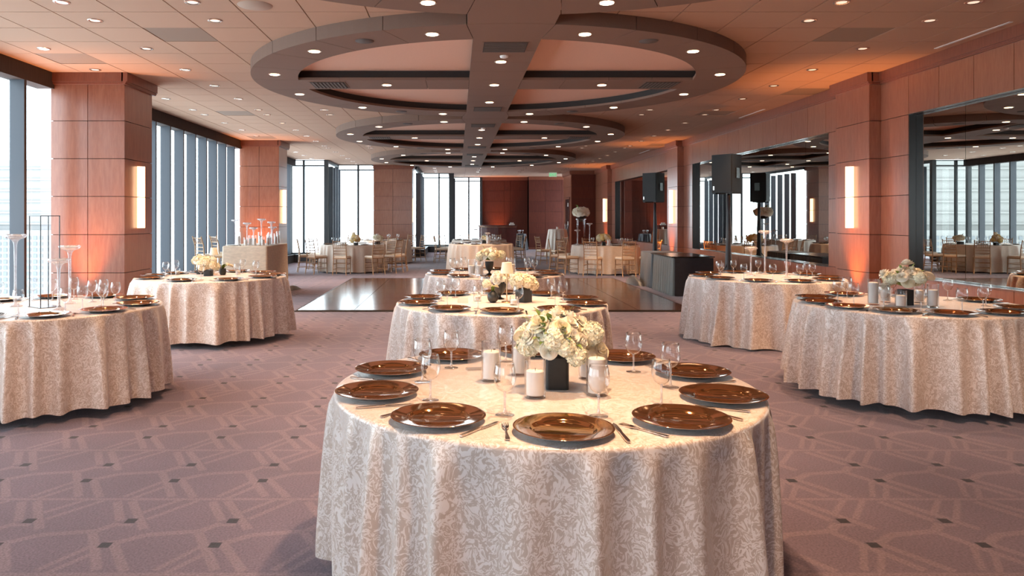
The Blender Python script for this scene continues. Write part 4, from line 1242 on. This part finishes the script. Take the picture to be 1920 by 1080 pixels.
chairs_at(9, [(-4.15, 20.75), (-3.75, 20.15), (-3.05, 19.95), (-2.22, 20.05), (-1.85, 20.55), (-1.68, 21.1), (-3.95, 21.75), (-3.1, 22.35), (-2.1, 22.2)],
          ['at the window end', 'front, beside the window-end chair,', 'back to the camera, window half,', 'back to the camera, aisle half,', 'overlapped at the front corner', 'behind the front corner chair', 'at the back window corner', 'at the back middle', 'at the back aisle side'], 'gold chairs around the far window-side table')
chairs_at(10, [(2.93, 20.65), (3.12, 19.95), (3.55, 19.42), (4.32, 19.30), (5.0, 19.75), (5.27, 20.6), (3.15, 21.4), (3.9, 21.72), (4.8, 21.55)],
          ['at the aisle end', 'at the front aisle corner', 'back to the camera, aisle half,', 'back to the camera, speaker half,', 'at the front speaker corner', 'at the mirror end', 'at the back aisle corner', 'at the back middle', 'at the back mirror corner'], 'gold chairs around the far mirror-side table')
chairs_at(11, [(-.52, 25.1), (-.3, 26.0), (.35, 26.5), (1.3, 26.5), (1.95, 25.9), (2.05, 25.0)],
          ['at the window end', 'at the back window corner', 'at the back, window half,', 'at the back, mirror half,', 'at the back mirror corner', 'at the mirror end'], 'gold chairs around the furthest middle table')
chairs_at(12, [(-1.38, 25.9), (-1.75, 26.35), (-3.5, 26.1)], ['beside the wide column', 'behind, near the wide column,', 'at the window corner'], 'gold chairs around the furthest window-side table')
chair(2.8, 24.0, 20, 'gold chiavari chair alone in the aisle, front one before the tall cocktail table', 'aisle chairs')
chair(3.15, 23.3, 200, 'gold chiavari chair in the aisle between orchid table and cocktail table', 'aisle chairs')
# bar stools behind the buffet
for i, (x, y, rz) in enumerate(((-4.95, 14.9, -.75), (-4.90, 15.75, -.85))):
    t = thing('bar_stool', ['gold spindle-back bar stool behind the linen buffet, nearer one', 'gold spindle-back bar stool behind the linen buffet, further one'][i], 'stool', (x, y, 0), rz, 'bar stools behind the buffet')
    chair_parts(t, .74, 1.14)

# ---------------------------------------------------------------- linen buffet table
bx0, bx1, by0, by1, bz = -4.45, -3.60, 14.15, 15.85, .97
def drape_box(name, x0, x1, y0, y1, zt, hem, m_, label, cat='tablecloth', amp=.0, per=.15, seed=1, group=None):
    r = random.Random(seed); cx, cy = (x0 + x1) / 2, (y0 + y1) / 2; hx, hy = (x1 - x0) / 2, (y1 - y0) / 2
    path = []; rad = .03; step = .02
    def line(ax, ay, bx, by):
        L_ = math.hypot(bx - ax, by - ay); n_ = max(2, int(L_ / step))
        for i in range(n_): path.append((ax + (bx - ax) * i / n_, ay + (by - ay) * i / n_, (by - ay) / L_, -(bx - ax) / L_))
    def arc(cx_, cy_, a0):
        for i in range(6):
            a = math.radians(a0 + 15 * i); path.append((cx_ + rad * math.cos(a), cy_ + rad * math.sin(a), math.cos(a), math.sin(a)))
    line(-hx + rad, -hy, hx - rad, -hy); arc(hx - rad, -hy + rad, -90); line(hx, -hy + rad, hx, hy - rad); arc(hx - rad, hy - rad, 0)
    line(hx - rad, hy, -hx + rad, hy); arc(-hx + rad, hy - rad, 90); line(-hx, hy - rad, -hx, -hy + rad); arc(-hx + rad, -hy + rad, 180)
    mb = MB(); N_ = len(path); s = 0; acc = []
    for i in range(N_):
        if i: s += math.hypot(path[i][0] - path[i - 1][0], path[i][1] - path[i - 1][1])
        acc.append(s)
    lv = [(0, 0)] + [(1, i / 8) for i in range(9)]
    for kind, p in lv:
        for i, (x, y, nx, ny) in enumerate(path):
            if kind == 0: mb.v.append((x - nx * .015, y - ny * .015, zt))
            else:
                w_ = amp * (.15 + .85 * p) * (math.sin(acc[i] * 2 * PI / per + math.sin(acc[i] * 3) * .8) + .4 * math.sin(acc[i] * 9 + seed))
                fl = .02 * p + max(0, w_) + amp * .4
                mb.v.append((x + nx * fl, y + ny * fl, zt - .012 - (zt - .012 - hem) * p))
    for l in range(len(lv) - 1):
        for i in range(N_):
            j = (i + 1) % N_
            mb.face((l * N_ + i, (l + 1) * N_ + i, (l + 1) * N_ + j, l * N_ + j))
    mb.face(list(range(N_)))
    return tag(mb.build(name, m_, None, True, 50, loc=(cx, cy, 0)), label, cat, group)
drape_box('buffet_underskirt', bx0 + .03, bx1 - .03, by0 + .03, by1 - .03, .955, .01, M['black_cloth'], 'black underskirt of the tall linen buffet table', 'table skirt', .012)
drape_box('buffet_cloth', bx0, bx1, by0, by1, bz, .22, M['linen'], 'natural linen cloth over the tall rectangular buffet table', 'tablecloth', .004, .5)
def puddle(name, pts, label, m_=None, h=.05, seed=1):
    r = random.Random(seed); mb = MB(); n_ = len(pts); cx = sum(p[0] for p in pts) / n_; cy = sum(p[1] for p in pts) / n_
    mb.v.append((cx, cy, h))
    for q, f in enumerate((.5, .85, 1.0)):
        for i, (x, y) in enumerate(pts):
            z = (h * (1 - f) * 1.2 + .004) + (r.uniform(0, h * .3) if q < 2 else .002); mb.v.append((cx + (x - cx) * f, cy + (y - cy) * f, z))
    for i in range(n_): mb.face((0, 1 + i, 1 + (i + 1) % n_))
    for q in range(2):
        for i in range(n_):
            j = (i + 1) % n_; mb.face((1 + q * n_ + i, 1 + (q + 1) * n_ + i, 1 + (q + 1) * n_ + j, 1 + q * n_ + j))
    return tag(mb.build(name, m_ or M['black_cloth'], None, True), label, 'cloth')
puddle('fallen_cloth', [(-3.58, 15.3), (-3.48, 15.25), (-3.36, 15.5), (-3.28, 15.75), (-3.40, 16.0), (-3.58, 15.95)], 'black cloth hem trailing on the carpet at the linen buffet corner', h=.10)
for i, (x, y, h) in enumerate(((-4.33, 14.6, .50), (-4.22, 15.0, .44), (-3.93, 15.0, .52), (-3.98, 14.6, .35), (-3.78, 15.2, .46), (-3.70, 14.95, .36))):
    stick(x, y, bz, h, f"crystal candlestick on the linen buffet, {['nearest the window', 'second from the window', 'tallest in the middle', 'short at the front', 'second from the aisle', 'nearest the aisle'][i]}", 'crystal candlesticks on the buffet', .08)
cnd = [(-4.2, 14.35, .26), (-4.05, 14.3, .16), (-3.98, 14.38, .2), (-3.88, 14.3, .2), (-3.80, 14.45, .18), (-3.72, 14.3, .17), (-3.86, 14.62, .26), (-3.70, 14.62, .2), (-3.72, 14.8, .2), (-3.78, 15.0, .22), (-3.68, 15.15, .22), (-3.68, 15.35, .26), (-3.85, 15.35, .24)]
for i, (x, y, h) in enumerate(cnd):
    cyl_candle(x, y, bz, h, h * .72, f'white pillar candle in a glass cylinder on the linen buffet, {ORD[i]} from the window end', 'pillar candles on the buffet', .038)
m = MB(); m.lathe([(.0005, 0), (.09, 0), (.15, .012), (.155, .014), (.15, .016), (.09, .004), (.0005, .004)], 32)
tag(m.build('white_dish', M['white_paint'], None, True, 40, loc=(-4.30, 14.35, bz + .001)), 'flat pale dish at the window end of the linen buffet', 'dish')

# ---------------------------------------------------------------- stage side: black draped tables and loudspeakers
drape_box('draped_equipment_table', 4.15, 4.86, 14.36, 15.75, .745, .01, M['lit_black_cloth'], 'black skirted table painted window-lit grey beside the dance floor, nearer one', 'table', .02, .16, 3)
m = MB(); m.box(4.16, 4.90, 14.27, 14.285, .01, .735); tag(m.build('black_front_panel', M['black_cloth']), 'flat black panel closing the front of the skirted table', 'panel')
m = MB(); m.box(4.10, 4.93, 14.27, 15.80, .746, .765); tag(m.build('black_board', M['black']), 'thin black top board lying on the skirted table', 'board')
drape_box('draped_equipment_table', 4.17, 4.86, 15.95, 16.9, .76, .01, M['black_cloth'], 'black skirted table beside the dance floor, further one', 'table', .02, .12, 5)
puddle('fallen_cloth', [(4.09, 16.3), (3.96, 16.5), (3.86, 17.0), (3.93, 17.4), (4.09, 17.5)], 'black cloth corner spread on the carpet beside the skirted tables', h=.22, seed=4)
def speaker(x, y, ztop, rz, w_):
    t = thing('loudspeaker', f'black loudspeaker raised on a stand, the {w_} one', 'speaker', (x, y, ztop - .68), rz, 'loudspeakers by the mirror wall')
    m = MB(); m.prism([(-.21, -.19), (.21, -.19), (.15, .17), (-.15, .17)], .0, .68); m.build('cabinet', M['spk'], t)
    m = MB(); m.prism([(-.195, -.205), (.195, -.205), (.195, -.19), (-.195, -.19)], .02, .66); gr_ = m.build('grille', M['spk_grille'], t)
    for sx in (-1, 1):
        m = MB(); m.box(-.012, .012, -.06, .06, .26, .44); m.build('handle', M['black'], t, loc=(sx * .184, .0, 0), rot=(0, 0, sx * .165))
    m = MB(); m.box(-.17, -.145, -.208, -.205, .05, .12); m.build('badge', M['badge'], gr_)
    for sx in (-1, 1):
        m = MB(); m.box(sx * .16 - .03, sx * .16 + .03, -.19, .1, -.02, 0); m.build('skid', M['spk'], t)
    s = thing('speaker_stand', f'black cloth-wrapped speaker stand under the {w_} loudspeaker', 'stand', (x, y, 0), rz, 'speaker stands')
    m = MB(); m.tube([(0, 0, .35), (0, 0, ztop - .70)], .019, 12); m.build('pole', M['black'], s, True)
    m = MB(); m.tube([(0, 0, .05), (.005, 0, .5), (0, 0, 1.0), (.012, 0, 1.25), (0, .004, 1.6), (.005, 0, ztop - .72)], [.12, .07, .045, .05, .032, .03], 12); m.build('cloth_sleeve', M['black_cloth'], s, True)
    for k in range(3):
        a = k * 2 * PI / 3 + .5
        m = MB(); m.tube([(0, 0, .75), (.50 * math.cos(a), .50 * math.sin(a), .012)], .012, 8); m.build('leg', M['black'], s, True)
speaker(4.85, 13.35, 2.63, -.95, 'nearer')
speaker(4.70, 17.75, 2.57, -.95, 'further')

# ---------------------------------------------------------------- far bar counter
t = thing('bar_counter', 'curved dark mahogany bar counter against the end wall', 'counter', (1.85, 33.9, 0))
pts = [(-.85 + 1.7 * i / 10, -.28 * math.sin(PI * i / 10)) for i in range(11)]
for i in range(10):
    m = MB(); m.prism([pts[i], pts[i + 1], (pts[i + 1][0], .45), (pts[i][0], .45)], .08, 1.13); m.build('bar_panel', M['mahogany'], t)
m = MB(); m.prism([(x * 1.04, y - .05) for x, y in pts] + [(.9, .5), (-.9, .5)], 1.13, 1.18); m.build('bar_top', M['mahogany'], t)
m = MB(); m.prism([(x * .98, y + .03) for x, y in pts] + [(.8, .4), (-.8, .4)], 0, .08); m.build('plinth', M['black'], t)
m = MB(); m.tube([(x, y - .06, 1.10) for x, y in pts], .012, 8); m.build('brass_rail', M['brass'], t, True)
m = MB(); m.box(-.12, .12, -.08, .08, 0, .06); m.box(-.08, .08, -.05, .05, .06, .12)
tag(m.build('napkin_stack', M['white_paint'], loc=(2.5, 34.0, 1.18)), 'small white stack at the end of the bar counter', 'napkins')
for i, (x, y) in enumerate(((2.9, 35.2), (3.0, 35.35), (3.1, 35.2), (2.95, 35.1))):
    wine_glass(x, y, .7605, f'clear glass on the black side table, {ORD[i]} of the four', 'glasses on the black side table')
m = MB(); m.lathe([(.0005, 0), (.05, 0), (.05, .09), (.045, .09), (.045, .01)], 20); tag(m.build('votive', M['wax'], None, True, 50, loc=(3.9, 29.0, 1.071)), 'small cream votive on the tall far cocktail table', 'candle')

# ---------------------------------------------------------------- uplights
def uplight(x, y, tx, ty, label, p=UP_W, col=(1.0, 0.36, 0.08)):
    t = thing('uplight', label, 'light', (x, y, 0), math.atan2(ty - y, tx - x), 'small black uplights on the floor')
    m = MB(); m.lathe([(.0005, .02), (.055, .02), (.065, .05), (.065, .15), (.058, .15), (.05, .135), (.0005, .135)], 20); m.build('lamp_body', M['black'], t, True, 40)
    m = MB(); m.box(-.07, .07, -.06, .06, 0, .02); m.build('foot', M['black'], t)
    spot((x, y, .16), (x + (tx - x) * .30, y + (ty - y) * .30, 3.4), p, col, 62, 1.0, .04, 'uplight_beam')
uplight(-5.09, 10.02, -5.09, 10.3, 'small uplight at the foot of the nearest window-side column')
uplight(-5.09, 18.95, -5.09, 19.2, 'small uplight at the foot of the second window-side column')
uplight(5.45, 10.60, 5.68, 10.60, 'small uplight at the foot of the nearest mirror-side pier')
uplight(5.45, 19.75, 5.68, 19.75, 'small uplight at the foot of the second mirror-side pier')
uplight(5.45, 28.5, 5.68, 28.5, 'small uplight at the foot of the third mirror-side pier')
uplight(2.0, 36.2, 2.0, 36.5, 'small uplight on the floor behind the bar counter')
uplight(5.55, 13.2, 5.84, 13.2, 'small uplight under the middle mirror', 70, (1.0, .33, .06))
